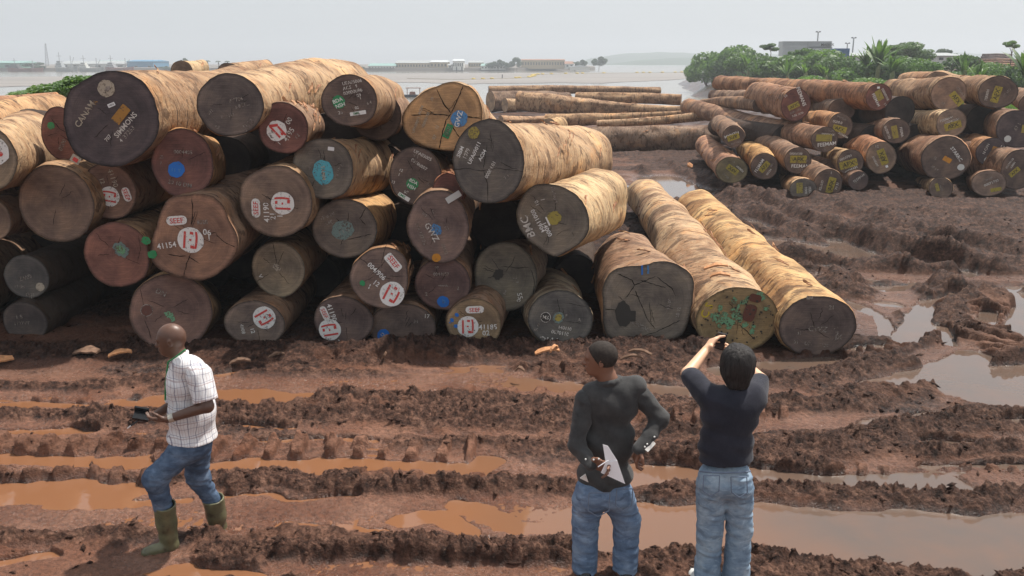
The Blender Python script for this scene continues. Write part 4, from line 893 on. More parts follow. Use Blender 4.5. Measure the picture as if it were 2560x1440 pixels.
F = LOGS['R8']; afx(F,2121,410,42,18); M_text(F,"0000700",2114,394,6,26,'stencil'); M_text(F,"FEEMAM",2128,424,6,32,'stencil')
F = LOGS['R9']; M_rect(F,1999,470,15,26,5,'olive'); M_text(F,"0000",2015,476,6,-85,'stencil'); M_text(F,"FEEM",2025,476,6,-80,'stencil')
F = LOGS['R10']; afx(F,2077,463,40,78); M_text(F,"020507",2053,463,6,78,'stencil'); M_text(F,"1",2078,432,6,0,'stencil'); M_text(F,"70 31",2092,465,6,80,'stencil')
F = LOGS['R11']; afx(F,2207,392,40,115); M_text(F,"00000107",2188,403,5,120,'stencil'); M_text(F,"12",2192,366,6,10,'stencil'); M_rect(F,2217,416,6,6,20,'tag')
F = LOGS['R12']; M_rect(F,2237,330,14,32,15,'olive'); M_text(F,"FEEMA",2254,330,6,-75,'stencil'); M_text(F,"00000100",2219,331,6,-65,'stencil')
F = LOGS['R13']; M_rect(F,2198,238,16,26,30,'olive'); M_text(F,"FEEMAM",2190,250,7,-58,'white'); M_text(F,"00000008",2213,236,6,-58,'stencil'); M_text(F,"14",2213,261,6,-50,'stencil'); M_rect(F,2196,219,7,5,0,'tag')
F = LOGS['R14']; afx(F,2391,247,38,-48); M_text(F,"0010102",2402,229,6,-48,'faint'); M_text(F,"00",2358,258,6,-30,'faint'); M_text(F,"N",2349,216,6,0,'faint')
F = LOGS['R15']; afx(F,2491,236,40,78); M_text(F,"TERRIH",2467,238,6,85,'stencil'); M_text(F,"07 100",2517,232,6,60,'faint')
F = LOGS['R16']; afx(F,2382,314,40,18); M_text(F,"FEEMAM",2366,298,6,20,'stencil'); M_text(F,"00040200",2380,302,6,18,'stencil')
F = LOGS['R17']; M_rect(F,2368,399,20,12,-28,'orange'); M_text(F,"STARRC",2391,385,8,-52,'white'); M_disc(F,2402,418,8,'greyplate'); M_text(F,"10 04",2337,420,6,-35,'faint'); M_text(F,"15",2338,395,6,-40,'faint')
F = LOGS['R18']; M_rect(F,2484,378,11,24,-15,'ochre'); M_text(F,"N CAN",2465,372,6,72,'stencil'); M_text(F,"STARC",2499,380,8,70,'stencil'); M_disc(F,2469,400,8,'greyplate'); M_text(F,"01",2483,392,6,60,'stencil')
F = LOGS['R19']; M_disc(F,2519,347,8,'greyplate'); M_rect(F,2560,322,10,20,0,'olive'); M_text(F,"67 1",2543,316,8,65,'faint')
F = LOGS['R20']; afx(F,2536,430,28,45); M_text(F,"00100110",2524,408,5,60,'stencil'); M_text(F,"00001",2532,412,5,60,'stencil')
F = LOGS['R21']; M_rect(F,2490,474,24,9,15,'afx'); M_text(F,"00071700",2478,457,6,28,'stencil'); M_text(F,"000100",2470,448,5,28,'faint')
F = LOGS['R22']; M_rect(F,2343,468,8,20,20,'olive'); M_text(F,"0010",2353,470,5,-65,'faint')
F = LOGS['R23']; M_text(F,"FEEMAM",2147,445,6,38,'stencil'); M_text(F,"0001",2145,452,6,38,'faint')

# ---- logs lying crosswise by the river (seen from the side)
for i, (ax, ay, ra, YA, bx_, by_, rb, YB, bc, lab, fl) in enumerate([
 (1222,226,11,64, 1650,227,9.5,66, (.34,.24,.16), "slim straight log on top of the river-side row",8),
 (1226,254,26,61, 1420,250,20,64, (.22,.16,.12), "dark butt of a log under the slim straight one",3),
 (1262,263,17,57, 1330,262,15,58, (.46,.34,.22), "stubby pale log end poking out at the left",0),
 (1298,252,25,54, 1705,276,11,50, (.44,.31,.20), "thick tapering log, widest at its left end",12),
 (1440,244,13,60, 1703,249,13,58, (.42,.29,.18), "rough log with ragged right end behind the tapering one",12),
 (1365,303,18,46, 1732,281,7,44, (.44,.30,.18), "long log lying low, narrowing towards the right",8),
 (1252,300,11,45, 1370,297,9,47, (.45,.31,.20), "short peeled log touching the long low one",6),
 (1494,310,9.5,41, 1768,290,11,39, (.48,.34,.22), "pale thin log across the front of the row",6),
 (1425,352,32,35, 1800,346,34,34, (.25,.185,.14), "big dark mossy log nearest the muddy track",12),
 (1370,318,22,38, 1400,312,20,40, (.50,.36,.2), "pale stub of a log behind the SIBM trunk",3),
]):
    make_log('C%d' % i, ax, ay, (ra, ra), YA, (bx_, by_, YB, rb), (.34, .24, .16), bc, lab, G3, flakes=fl, name="river_side_log")
# ================================================================== PEOPLE (one skin surface each, clothes over it)
def surf_net(F, o, h):
    """turn a sampled distance field into a quad mesh"""
    S = F < 0; nx, ny, nz = F.shape
    c = [S[i:nx - 1 + i, j:ny - 1 + j, k:nz - 1 + k] for i in (0, 1) for j in (0, 1) for k in (0, 1)]
    anyc = np.zeros_like(c[0]); allc = np.ones_like(c[0])
    for q in c: anyc |= q; allc &= q
    act = anyc & ~allc; I = np.argwhere(act); n = len(I); idm = np.full(act.shape, -1, np.int32); idm[act] = np.arange(n)
    cor = [(i, j, k) for i in (0, 1) for j in (0, 1) for k in (0, 1)]; val = {}
    for q in cor: val[q] = F[I[:, 0] + q[0], I[:, 1] + q[1], I[:, 2] + q[2]]
    acc = np.zeros((n, 3)); cnt = np.zeros(n)
    for a in cor:
        for ax in range(3):
            if a[ax]: continue
            b_ = list(a); b_[ax] = 1; b_ = tuple(b_); va, vb = val[a], val[b_]; m = (va < 0) != (vb < 0)
            t = np.where(m, va / np.where(m, va - vb, 1), 0)
            p = np.tile(np.array(a, float), (n, 1)); p[:, ax] += t; acc += p * m[:, None]; cnt += m
    V = (I + acc / np.maximum(cnt, 1)[:, None]) * h + o
    Q = []
    for ax in range(3):
        sl0 = [slice(None)] * 3; sl1 = [slice(None)] * 3; sl0[ax] = slice(0, -1); sl1[ax] = slice(1, None)
        ch = S[tuple(sl0)] != S[tuple(sl1)]; E = np.argwhere(ch); u, w = [(1, 2), (2, 0), (0, 1)][ax]
        ok = (E[:, u] > 0) & (E[:, w] > 0) & (E[:, u] < F.shape[u] - 1) & (E[:, w] < F.shape[w] - 1); E = E[ok]
        ins = S[E[:, 0], E[:, 1], E[:, 2]]; q = []
        for du, dw in ((1, 1), (0, 1), (0, 0), (1, 0)):
            e = E.copy(); e[:, u] -= du; e[:, w] -= dw; q.append(idm[e[:, 0], e[:, 1], e[:, 2]])
        q = np.stack(q, 1); q[~ins] = q[~ins][:, ::-1]; Q.append(q)
    return V, np.concatenate(Q)
def build_sdf(name, prims, h, mat, parent, origin, cuts=(), wrinkle=0.0, wfreq=14.0, seed=0, extra=None, wdir=(1, 1, 1)):
    lo = np.min([p['lo'] for p in prims], 0) - .05; hi = np.max([p['hi'] for p in prims], 0) + .05
    n = np.ceil((hi - lo) / h).astype(int) + 2; F = np.full(n, .5, np.float32)
    ax = [lo[i] + np.arange(n[i]) * h for i in range(3)]
    for p in prims:
        k = p['k']; m = k + .03; a = np.maximum(0, ((p['lo'] - m - lo) / h).astype(int)); b_ = np.minimum(n, ((p['hi'] + m - lo) / h).astype(int) + 2)
        X, Y, Z = np.meshgrid(ax[0][a[0]:b_[0]], ax[1][a[1]:b_[1]], ax[2][a[2]:b_[2]], indexing='ij')
        if p['t'] == 'c':
            A, B = p['a'], p['b']; d = B - A; L2 = max(d @ d, 1e-9)
            t = np.clip(((X - A[0]) * d[0] + (Y - A[1]) * d[1] + (Z - A[2]) * d[2]) / L2, 0, 1)
            D = np.sqrt((X - A[0] - t * d[0]) ** 2 + (Y - A[1] - t * d[1]) ** 2 + (Z - A[2] - t * d[2]) ** 2) - (p['r0'] + (p['r1'] - p['r0']) * t)
        else:
            R = p['rot']; dx, dy, dz = X - p['a'][0], Y - p['a'][1], Z - p['a'][2]
            q = [R[0, i] * dx + R[1, i] * dy + R[2, i] * dz for i in range(3)]; r = p['r']
            k0 = np.sqrt((q[0] / r[0]) ** 2 + (q[1] / r[1]) ** 2 + (q[2] / r[2]) ** 2); k1 = np.sqrt((q[0] / r[0] ** 2) ** 2 + (q[1] / r[1] ** 2) ** 2 + (q[2] / r[2] ** 2) ** 2)
            D = k0 * (k0 - 1) / np.maximum(k1, 1e-6)
        G = F[a[0]:b_[0], a[1]:b_[1], a[2]:b_[2]]
        if p.get('sub'):
            D = -D; hh = np.clip(.5 - .5 * (G - D) / k, 0, 1); G[...] = G + (D - G) * hh + k * hh * (1 - hh)
        else:
            hh = np.clip(.5 + .5 * (D - G) / k, 0, 1); G[...] = D + (G - D) * hh - k * hh * (1 - hh)
    if wrinkle:
        I = np.nonzero(np.abs(F) < .04); x, y, z = ax[0][I[0]], ax[1][I[1]], ax[2][I[2]]
        wv = noise3(x * wfreq * wdir[0] + 2 * z, y * wfreq * wdir[1] + seed, z * wfreq * wdir[2] + 3 * x) ; w2 = noise3(x * wfreq * 2.1 * wdir[0] + 5, y * wfreq * 2.1 + seed, z * wfreq * 2.3 * wdir[2] + x * 9)
        rid = 1 - np.abs(wv - .5) * 4
        F[I] -= (wrinkle * (.9 * np.clip(rid, -1, 1) + .5 * (w2 - .5))).astype(np.float32)
    if extra is not None:
        I = np.nonzero(np.abs(F) < .06); F[I] -= extra(ax[0][I[0]], ax[1][I[1]], ax[2][I[2]]).astype(np.float32)
    for (pt, nrm) in cuts:            # keep the side the normal points to
        nrm = np.array(nrm, float); nrm /= np.linalg.norm(nrm); pt = np.array(pt)
        X, Y, Z = ax[0][:, None, None], ax[1][None, :, None], ax[2][None, None, :]
        D = -((X - pt[0]) * nrm[0] + (Y - pt[1]) * nrm[1] + (Z - pt[2]) * nrm[2]); F = np.maximum(F, D.astype(np.float32))
    V, Q = surf_net(F, lo, h)
    return mesh_np(name, V - np.array(origin), Q, mat, parent)
def cap_(a, b, r0, r1=None, k=.02, sub=False):
    a, b = np.array(a, float), np.array(b, float); r1 = r0 if r1 is None else r1; R = max(r0, r1)
    return dict(t='c', a=a, b=b, r0=r0, r1=r1, k=k, lo=np.minimum(a, b) - R, hi=np.maximum(a, b) + R, sub=sub)
def ell(c, r, k=.03, rz=0.0, ry=0.0, rx=0.0, sub=False):
    c = np.array(c, float); r = np.array(r, float); M = np.array((Matrix.Rotation(rz, 3, 'Z') @ Matrix.Rotation(ry, 3, 'Y') @ Matrix.Rotation(rx, 3, 'X')))
    R = float(r.max()); return dict(t='e', a=c, r=r, k=k, rot=M, lo=c - R, hi=c + R, sub=sub)
def hand(w, dr, nrm, curl=.7, s=1.0, side=1, thumb=.8, spread=.1):
    """palm, four unequal bent fingers and a thumb that leaves the side of the palm"""
    w, dr, nrm = [np.array(v, float) for v in (w, dr, nrm)]; dr /= np.linalg.norm(dr); nrm -= dr * (nrm @ dr); nrm /= np.linalg.norm(nrm); lat = np.cross(dr, nrm) * side
    P = []
    for i, o in enumerate((-.028, -.009, .010, .027)):
        P.append(cap_(w + lat * o * .5 * s, w + (dr * .085 + lat * o) * s, .015 * s, .0125 * s, .012))
    for i, (o, L) in enumerate(((-.030, .068), (-.010, .080), (.010, .076), (.029, .058))):
        c1 = curl * (.7 + .12 * i); c2 = curl * (1.7 + .15 * i); b0 = w + (dr * .085 + lat * o) * s
        d1 = dr * math.cos(c1) + nrm * math.sin(c1) + lat * spread * (i - 1.5) * .6; d2 = dr * math.cos(c2) + nrm * math.sin(c2) + lat * spread * (i - 1.5) * .4
        b1 = b0 + d1 * L * .55 * s; b2 = b1 + d2 * L * .5 * s
        P += [cap_(b0, b1, .0098 * s, .0088 * s, .004), cap_(b1, b2, .0088 * s, .0072 * s, .004)]
    t0 = w + (dr * .022 - lat * .030) * s; t1 = t0 + (dr * .5 - lat * .75 * thumb + nrm * .35) * .042 * s; t2 = t1 + (dr * .8 - lat * .3 * thumb + nrm * .45) * .032 * s
    P += [cap_(w, t0, .017 * s, .015 * s, .012), cap_(t0, t1, .0135 * s, .011 * s, .006), cap_(t1, t2, .011 * s, .0085 * s, .004)]
    return P
A3 = lambda px, py, Y: np.array(at(px, py, Y))
def skin_mat(name, col, gloss=.42):
    m, nt, b = new_mat(name); n = noise_nd(nt, objco(nt), 14, 4, .6)
    nt.links.new(mix(nt, n, tuple(c * .8 for c in col), tuple(c * 1.18 for c in col)), b.inputs["Base Color"]); b.inputs["Roughness"].default_value = gloss
    b.inputs["Subsurface Weight"].default_value = .08; b.inputs["Subsurface Radius"].default_value = (.02, .008, .004); b.inputs["Subsurface Scale"].default_value = .3
    bump(nt, b, noise_nd(nt, objco(nt), 160, 2, .5), .15, .002); return m
skin_dark = skin_mat("dark_brown_skin", (.115, .058, .038)); skin_mid = skin_mat("brown_skin", (.20, .095, .058), .5); skin_light = skin_mat("light_tan_skin", (.72, .43, .27), .5)
def cloth(name, lo, hi, scale=9, weave=400, rough=.85):
    m, nt, b = new_mat(name); oc = objco(nt); n = noise_nd(nt, oc, scale, 5, .6)
    nt.links.new(ramp(nt, n, [(.32, lo), (.68, hi)]), b.inputs["Base Color"]); b.inputs["Roughness"].default_value = rough; b.inputs["Specular IOR Level"].default_value = .2
    b.inputs["Sheen Weight"].default_value = .15
    bump(nt, b, mth(nt, 'ADD', noise_nd(nt, oc, weave, 2, .5), mth(nt, 'MULTIPLY', noise_nd(nt, oc, 26, 4, .6), 2.2)), .35, .006); return m
def denim(name, lo, mid, hi, seed=0.0):
    m, nt, b = new_mat(name); oc = objco(nt); n = noise_nd(nt, oc, 5.5, 4, .6); fold = noise_nd(nt, objco(nt, (9, 9, 22)), 1.3, 4, .6, .9)
    c = ramp(nt, n, [(.34, lo), (.5, mid), (.68, hi)]); c = mix(nt, ramp(nt, fold, [(.56, 0), (.72, .32)]), c, tuple(min(1, q * 1.6) for q in hi)); c = mix(nt, ramp(nt, fold, [(.30, .6), (.44, 0)]), c, tuple(q * .7 for q in lo))
    nt.links.new(c, b.inputs["Base Color"]); b.inputs["Roughness"].default_value = .9; b.inputs["Specular IOR Level"].default_value = .15
    bump(nt, b, mth(nt, 'ADD', mth(nt, 'MULTIPLY', fold, 2.0), noise_nd(nt, oc, 500, 2, .5)), .4, .008); return m
jeanA = denim("dark_worn_denim", (.05, .075, .125), (.09, .135, .21), (.18, .24, .33)); jeanB = denim("blue_denim", (.10, .15, .235), (.15, .215, .32), (.25, .33, .44)); jeanC = denim("faded_blue_denim", (.15, .22, .31), (.25, .34, .44), (.42, .51, .58))
blackshirt = cloth("charcoal_cotton", (.030, .030, .031), (.072, .071, .070), 7); navy = cloth("navy_knit", (.014, .015, .024), (.028, .029, .042), 6)
# checked shirt: woven lines follow the body's own axes, gently warped
plaid, nt, b = new_mat("white_checked_cotton"); oc = objco(nt)
wp = nd(nt, "ShaderNodeTexNoise"); wp.inputs["Scale"].default_value = 7; nt.links.new(oc, wp.inputs["Vector"])
wv = nd(nt, "ShaderNodeVectorMath", operation='MULTIPLY_ADD'); nt.links.new(wp.outputs["Color"], wv.inputs[0]); wv.inputs[1].default_value = (.05, .05, .05); nt.links.new(oc, wv.inputs[2])
sx = nd(nt, "ShaderNodeSeparateXYZ"); nt.links.new(wv.outputs[0], sx.inputs[0])
def lines(v, per, w, off=0.0):
    f = mth(nt, 'FRACT', mth(nt, 'ADD', mth(nt, 'DIVIDE', v, per), off)); return mth(nt, 'LESS_THAN', mth(nt, 'ABSOLUTE', mth(nt, 'SUBTRACT', f, .5)), w)
hx = mth(nt, 'ADD', sx.outputs[0], mth(nt, 'MULTIPLY', sx.outputs[1], .55)); c = mix(nt, noise_nd(nt, oc, 20, 3), (.62, .62, .64), (.80, .79, .78))
c = mix(nt, mth(nt, 'MULTIPLY', lines(hx, .021, .09), .40), c, (.33, .20, .20)); c = mix(nt, mth(nt, 'MULTIPLY', lines(hx, .063, .05, .3), .55), c, (.05, .06, .14))
c = mix(nt, mth(nt, 'MULTIPLY', lines(sx.outputs[2], .052, .045), .45), c, (.08, .09, .18)); c = mix(nt, mth(nt, 'MULTIPLY', lines(sx.outputs[2], .104, .04, .4), .5), c, (.28, .17, .17))
nt.links.new(c, b.inputs["Base Color"]); b.inputs["Roughness"].default_value = .85; bump(nt, b, noise_nd(nt, oc, 30, 4, .6), .3, .006)
boot, nt, b = new_mat("muddy_olive_rubber"); oc = objco(nt); n = noise_nd(nt, oc, 11, 5, .65)
nt.links.new(ramp(nt, n, [(.30, (.045, .028, .02)), (.42, (.105, .10, .055)), (.7, (.17, .165, .09))]), b.inputs["Base Color"]); b.inputs["Roughness"].default_value = .38; bump(nt, b, n, .3, .01)
blackplastic = plain("black_plastic", (.012, .012, .014), .25, .5, .1); paperm = plain("white_paper", (.92, .92, .94), .7, .2, .05, 4); button = plain("white_button", (.75, .75, .72), .3, .5, .05)
hairm, nt, b = new_mat("black_hair"); oc = objco(nt, (60, 60, 9)); n = noise_nd(nt, oc, 1.5, 4, .6, .5)
nt.links.new(ramp(nt, n, [(.3, (.008, .007, .007)), (.7, (.035, .030, .028))]), b.inputs["Base Color"]); b.inputs["Roughness"].default_value = .6; b.inputs["Specular IOR Level"].default_value = .25; bump(nt, b, n, .8, .01)
stubble = plain("close_cropped_hair", (.035, .028, .024), .8, .2, .35, 60)

def head(c, fdir, s=1.0, chin=1.0):
    """skull, jaw, brow, nose, lips, ears, looking along fdir"""
    c = np.array(c, float); f = np.array(fdir, float); f /= np.linalg.norm(f); l = np.cross((0, 0, 1), f); l /= np.linalg.norm(l); u = np.cross(f, l); rz = math.atan2(f[1], f[0])
    pt = lambda a, b_, d: c + (f * a + l * b_ + u * d) * s
    P = [ell(pt(-.008, 0, .022), np.array((.100, .077, .098)) * s, .02, rz), ell(pt(.022, 0, -.035), np.array((.066, .058, .080)) * s, .03, rz), ell(pt(.052, 0, -.078), np.array((.034, .036, .026)) * s, .03, rz),
         cap_(pt(.078, -.03, .022), pt(.078, .03, .022), .014 * s, .014 * s, .02), cap_(pt(.086, 0, .008), pt(.108, 0, -.022), .009 * s, .013 * s, .012), cap_(pt(.096, -.012, -.026), pt(.096, .012, -.026), .009 * s, .009 * s, .008),
         cap_(pt(.088, -.018, -.050), pt(.088, .018, -.050), .010 * s, .010 * s, .008), cap_(pt(.086, -.016, -.062), pt(.086, .016, -.062), .010 * s, .010 * s, .008)]
    for e in (-1, 1):
        P += [ell(pt(.070, .031 * e, .004), np.array((.016, .017, .012)) * s, .008, rz, sub=True), ell(pt(.066, .031 * e, .003), np.array((.014, .014, .012)) * s, .004, rz)]
        P += [ell(pt(-.008, .079 * e, -.005), np.array((.017, .007, .031)) * s, .006, rz + .35 * e), ell(pt(-.006, .086 * e, -.004), np.array((.009, .005, .018)) * s, .004, rz + .35 * e, sub=True)]
    return P, pt
def box_obj(name, pts4, th, mat, parent, origin, tag_=None):
    """a slab from four corners and a thickness vector"""
    th = np.array(th, float); V = [np.array(p) - origin for p in pts4]; V = V + [v + th for v in V]; mb = MB(); mb.add(V, [(0, 1, 2, 3), (7, 6, 5, 4), (0, 4, 5, 1), (1, 5, 6, 2), (2, 6, 7, 3), (3, 7, 4, 0)])
    return mb.build(name, mat, parent)
HB = .0062; HC = .0085
# ---------------------------------------------------------------- the walking man
YA = 5.85
O = np.array(on_ground(455, 1360, 0)); rootA = empty("person", loc=Vector(O)); tag(rootA, "bald man in white checked shirt, jeans and olive rubber boots, walking", "person", "men in the log yard")
P, hp = head(A3(428, 850, YA), (-1, -.10, -.14), .98)
P += [cap_(A3(440, 876, YA), A3(466, 915, YA), .056, .066, .03), ell(A3(472, 960, YA), (.11, .15, .15), .05), ell(A3(478, 1050, YA), (.12, .14, .16), .05), ell(A3(480, 1110, YA), (.11, .14, .10), .05)]
shN, elN, wrN = A3(498, 938, 5.70), A3(518, 1016, 5.64), A3(418, 1048, 5.60); shF, elF, wrF = A3(446, 938, 6.02), A3(432, 1012, 6.04), A3(386, 1038, 5.80)
P += [cap_(shN, elN, .052, .044, .02), cap_(elN, wrN, .043, .026, .015), cap_(shF, elF, .05, .042, .02), cap_(elF, wrF, .040, .026, .015)]
P += hand(wrN, A3(352, 1052, 5.62) - wrN, (0.05, .55, .75), .55, 1.0, 1, 1.0); P += hand(wrF, A3(345, 1052, 5.74) - wrF, (0, -.45, .8), .5, 1.0, -1, .9)
hipN, knN, anN = A3(470, 1118, 5.76), A3(388, 1196, 5.68), A3(420, 1338, 5.78); hipF, knF, anF = A3(492, 1118, 5.96), A3(494, 1190, 6.00), A3(547, 1322, 6.10)
P += [cap_(hipN, knN, .07, .045, .03), cap_(knN, anN, .045, .034, .02), cap_(hipF, knF, .07, .045, .03), cap_(knF, anF, .045, .034, .02), cap_(anN, A3(368, 1376, 5.74), .03, .025, .02)]
body = build_sdf("body", P, HB, skin_dark, rootA, O)
zhem = A3(478, 1090, YA)[2]
S = [ell(A3(470, 955, YA), (.145, .185, .165), .06, 0, .12), ell(A3(480, 1030, YA), (.160, .185, .19), .06), ell(A3(480, 1098, YA), (.172, .185, .15), .06), cap_(A3(462, 915, 5.74), A3(470, 918, 5.98), .075, .075, .06),
     cap_(shN, A3(513, 996, 5.66), .082, .080, .03), cap_(shF, A3(440, 1000, 6.04), .078, .075, .03)]
cN = A3(512, 994, 5.66)
for j in range(14):
    a0, a1 = j * math.pi / 7, (j + 1) * math.pi / 7; cc = A3(446, 893, YA); g = lambda a: cc + np.array((.056 * math.cos(a) , .066 * math.sin(a), .036 * math.cos(a) - .004))
    S.append(cap_(g(a0), g(a1), .009, .009, .010))
def sleeve_cut(prims, end, d):
    return (end, d)
shirtA = build_sdf("shirt", S[:4] + S[6:], HC, plaid, rootA, O, cuts=[((O[0], YA, zhem), (.06, 0, 1))], wrinkle=.0065, wfreq=9, seed=3, wdir=(1, 1, .8))
for nm, (a_, e_, r0, r1) in {"near": (shN, A3(514, 1003, 5.655), .084, .079), "far": (shF, A3(438, 1004, 6.04), .08, .075)}.items():
    dv = e_ - a_; build_sdf("sleeve", [cap_(a_, a_ + dv * 1.25, r0, r1, .02)], HC, plaid, rootA, O, cuts=[(e_, -dv)], wrinkle=.006, wfreq=11, seed=5)
J = [ell(A3(480, 1108, YA), (.135, .165, .115), .06), cap_(hipN, knN, .100, .076, .05), cap_(knN, A3(410, 1275, 5.74), .076, .060, .04), cap_(hipF, knF, .100, .078, .05), cap_(knF, A3(530, 1250, 6.05), .078, .058, .04)]
build_sdf("jeans", J, HC, jeanA, rootA, O, wrinkle=.0065, wfreq=14, seed=9, wdir=(.7, .7, 2.0))
def rubber_boot(top, ankle, toe, heel, nm):
    dv = ankle - top
    B = [cap_(top - dv * .1, top + dv * .6, .080, .068, .03), cap_(top + dv * .55, ankle, .067, .058, .03), cap_(ankle, heel, .058, .050, .03), cap_(heel, (heel + toe) / 2, .050, .050, .03), cap_((heel + toe) / 2, toe, .048, .040, .03),
         cap_(top - dv * .22, top + dv * .25, .071, .062, .004, sub=True)]
    zs = min(heel[2], toe[2]) - .042; bo = build_sdf("boot", B, .008, boot, rootA, O, cuts=[((0, 0, zs), (0, 0, 1)), (top, dv)], wrinkle=.003, wfreq=9, seed=1)
    sp = []
    for q in (0, .33, .66, 1): sp.append(cap_(heel + (toe - heel) * q - np.array((0, 0, .03)), heel + (toe - heel) * min(1, q + .33) - np.array((0, 0, .03)), .056, .054, .02))
    so_ = build_sdf("sole", sp, .008, plain("boot_sole", (.13, .10, .06), .6), rootA, O, cuts=[((0, 0, zs - .012), (0, 0, 1)), ((0, 0, zs + .012), (0, 0, -1))]); return bo
rubber_boot(A3(411, 1260, 5.73), A3(421, 1338, 5.78), A3(368, 1381, 5.72), A3(428, 1362, 5.79), "near"); rubber_boot(A3(533, 1245, 6.05), A3(546, 1318, 6.10), A3(498, 1350, 6.06), A3(552, 1336, 6.12), "far")
# green lanyard cord, watch strap
mb = MB(); mb.tube([Vector(A3(463, 874, 5.70) - O), Vector(A3(440, 892, 5.72) - O), Vector(A3(420, 905, 5.78) - O), Vector(A3(414, 960, 5.80) - O), Vector(A3(413, 1000, 5.82) - O)], .006, 6); mb.build("lanyard_cord", PM['green'], rootA)
mb = MB(); mb.tube([Vector(wrN + (elN - wrN) * .05 - O), Vector(wrN + (elN - wrN) * .17 - O)], .031, 12); mb.build("watch", plain("steel_watch", (.45, .42, .36), .35, .5, .1, metal=.6), rootA)
ph = empty("phone_case", loc=Vector(A3(354, 1040, 5.68))); tag(ph, "black open phone case cupped in the walking man's hands", "phone case")
mb = MB(); mb.box((0, 0, 0), (.105, .070, .022)); mb.build("shell", blackplastic, ph); mb = MB(); mb.box((-.01, .038, .02), (.095, .014, .045)); mb.build("flap", blackplastic, ph); ph.rotation_euler = (.5, .25, .15)
pn = empty("pen", loc=Vector(A3(328, 1064, 5.66))); tag(pn, "silver tipped pen pointing down from the walking man's hands", "pen"); mb = MB(); mb.tube([(.05, 0, .035), (0, 0, 0)], .006, 8); mb.build("barrel", blackplastic, pn); mb = MB(); mb.tube([(0, 0, 0), (-.028, 0, -.02)], [.006, .003], 8); mb.build("tip", PM['tag'], pn)

# ---------------------------------------------------------------- the man in the charcoal shirt
YB = 5.42
O = np.array(on_ground(1510, 1470, 0)); O[1] = YB; O[0] = A3(1510, 1200, YB)[0]; rootB = empty("person", loc=Vector(O)); tag(rootB, "man in charcoal long-sleeved shirt holding papers behind his back", "person", "men in the log yard")
P, hp = head(A3(1500, 898, YB), (-1, .10, -.05), 1.0)
P += [cap_(A3(1510, 925, YB), A3(1526, 965, YB), .060, .070, .03), ell(A3(1528, 1015, YB), (.15, .09, .15), .05), ell(A3(1518, 1110, YB), (.13, .08, .15), .05), ell(A3(1510, 1220, YB), (.14, .10, .10), .05)]
sL, eL, wL = A3(1464, 1000, YB - .02), A3(1443, 1112, YB - .10), A3(1474, 1157, YB - .20); sR, eR, wR = A3(1598, 988, YB), A3(1652, 1048, YB - .03), A3(1602, 1118, YB - .15)
P += [cap_(sL, eL, .048, .040, .02), cap_(eL, wL, .038, .027, .015), cap_(sR, eR, .048, .040, .02), cap_(eR, wR, .038, .028, .015)]
P += hand(wL, A3(1524, 1170, YB - .24) - wL, (.1, -.7, -.2), .95, 1.15, 1, .7); P += hand(wR, A3(1582, 1160, YB - .14) - wR, (.55, .1, -.5), .75, 1.08, -1, .9)
for sx_, kx in ((1472, 1463), (1545, 1560)):
    hpt = A3(sx_, 1250, YB); fx = A3(kx, 1430, YB)[0]; P += [cap_(hpt, (fx, YB, .45), .07, .05, .03), cap_((fx, YB, .45), (fx, YB, .10), .05, .035, .02), cap_((fx, YB, .06), (fx - .03, YB + .17, .045), .035, .03, .02)]
build_sdf("body", P, HB, skin_mid, rootB, O)
hpt = A3(1500, 898, YB); build_sdf("hair", [ell(hpt + np.array((.012, -.006, .028)), (.103, .080, .096), .02, math.atan2(.10, -1))], .008, stubble, rootB, O, cuts=[(hpt + np.array((-.030, 0, .010)), (.80, -.08, .62))])
S = [ell(A3(1528, 1008, YB), (.185, .125, .165), .06), ell(A3(1519, 1100, YB), (.176, .120, .19), .06), ell(A3(1513, 1185, YB), (.186, .138, .14), .06), cap_(A3(1484, 984, YB), A3(1588, 966, YB), .072, .072, .05)]
for j in range(14):
    a0, a1 = j * math.pi / 7, (j + 1) * math.pi / 7; cc = A3(1521, 948, YB); g = lambda a: cc + np.array((.076 * math.cos(a), .070 * math.sin(a), .018 * math.cos(a) - .010 - .006 * math.sin(a)))
    S.append(cap_(g(a0), g(a1), .012, .012, .006))
zh = A3(1513, 1212, YB)[2]
def foldsB(x, y, z):
    u_ = (z * 1.0 + (x - O[0]) * .55) * 42; env = np.clip((1.55 - z) * 2.2, 0, 1); return .013 * env * np.sin(u_ + 5 * noise3(x * 6, y * 6, z * 6)) * noise3(x * 9 + 3, y * 9, z * 5)
build_sdf("shirt", S, HC, blackshirt, rootB, O, cuts=[((O[0], YB, zh), (.05, 0, 1))], wrinkle=.006, wfreq=8, seed=21, extra=foldsB)
for a_, e_, w_ in ((sL, eL, wL), (sR, eR, wR)):
    w2 = w_ + (e_ - w_) * .04; build_sdf("sleeve", [cap_(a_, e_, .072, .058, .03), cap_(e_, w2, .058, .044, .03), cap_(w2, w2 + (w2 - e_) * .15, .044, .044, .01)], HC, blackshirt, rootB, O, cuts=[(w2, e_ - w2)] if e_ is eR else [(w2, e_ - w2 + np.array((0, 0, .3)) * 0)], wrinkle=.008, wfreq=12, seed=31, wdir=(1, 1, 1.4)) if False else None
    dv = w2 - e_; mb_ = build_sdf("sleeve", [cap_(a_, e_, .066, .053, .03), cap_(e_, w2 + dv * .12, .053, .040, .03)], HC, blackshirt, rootB, O, cuts=[], wrinkle=.008, wfreq=12, seed=31, wdir=(1, 1, 1.4))
def dot_part(pt, mat, nm, parent, O, r=.0062):
    mb = MB(); mb.tube([Vector(pt - O), Vector(pt - O + np.array((0, -.006, 0)))], [r, r * .8], 10); return mb.build(nm, mat, parent)
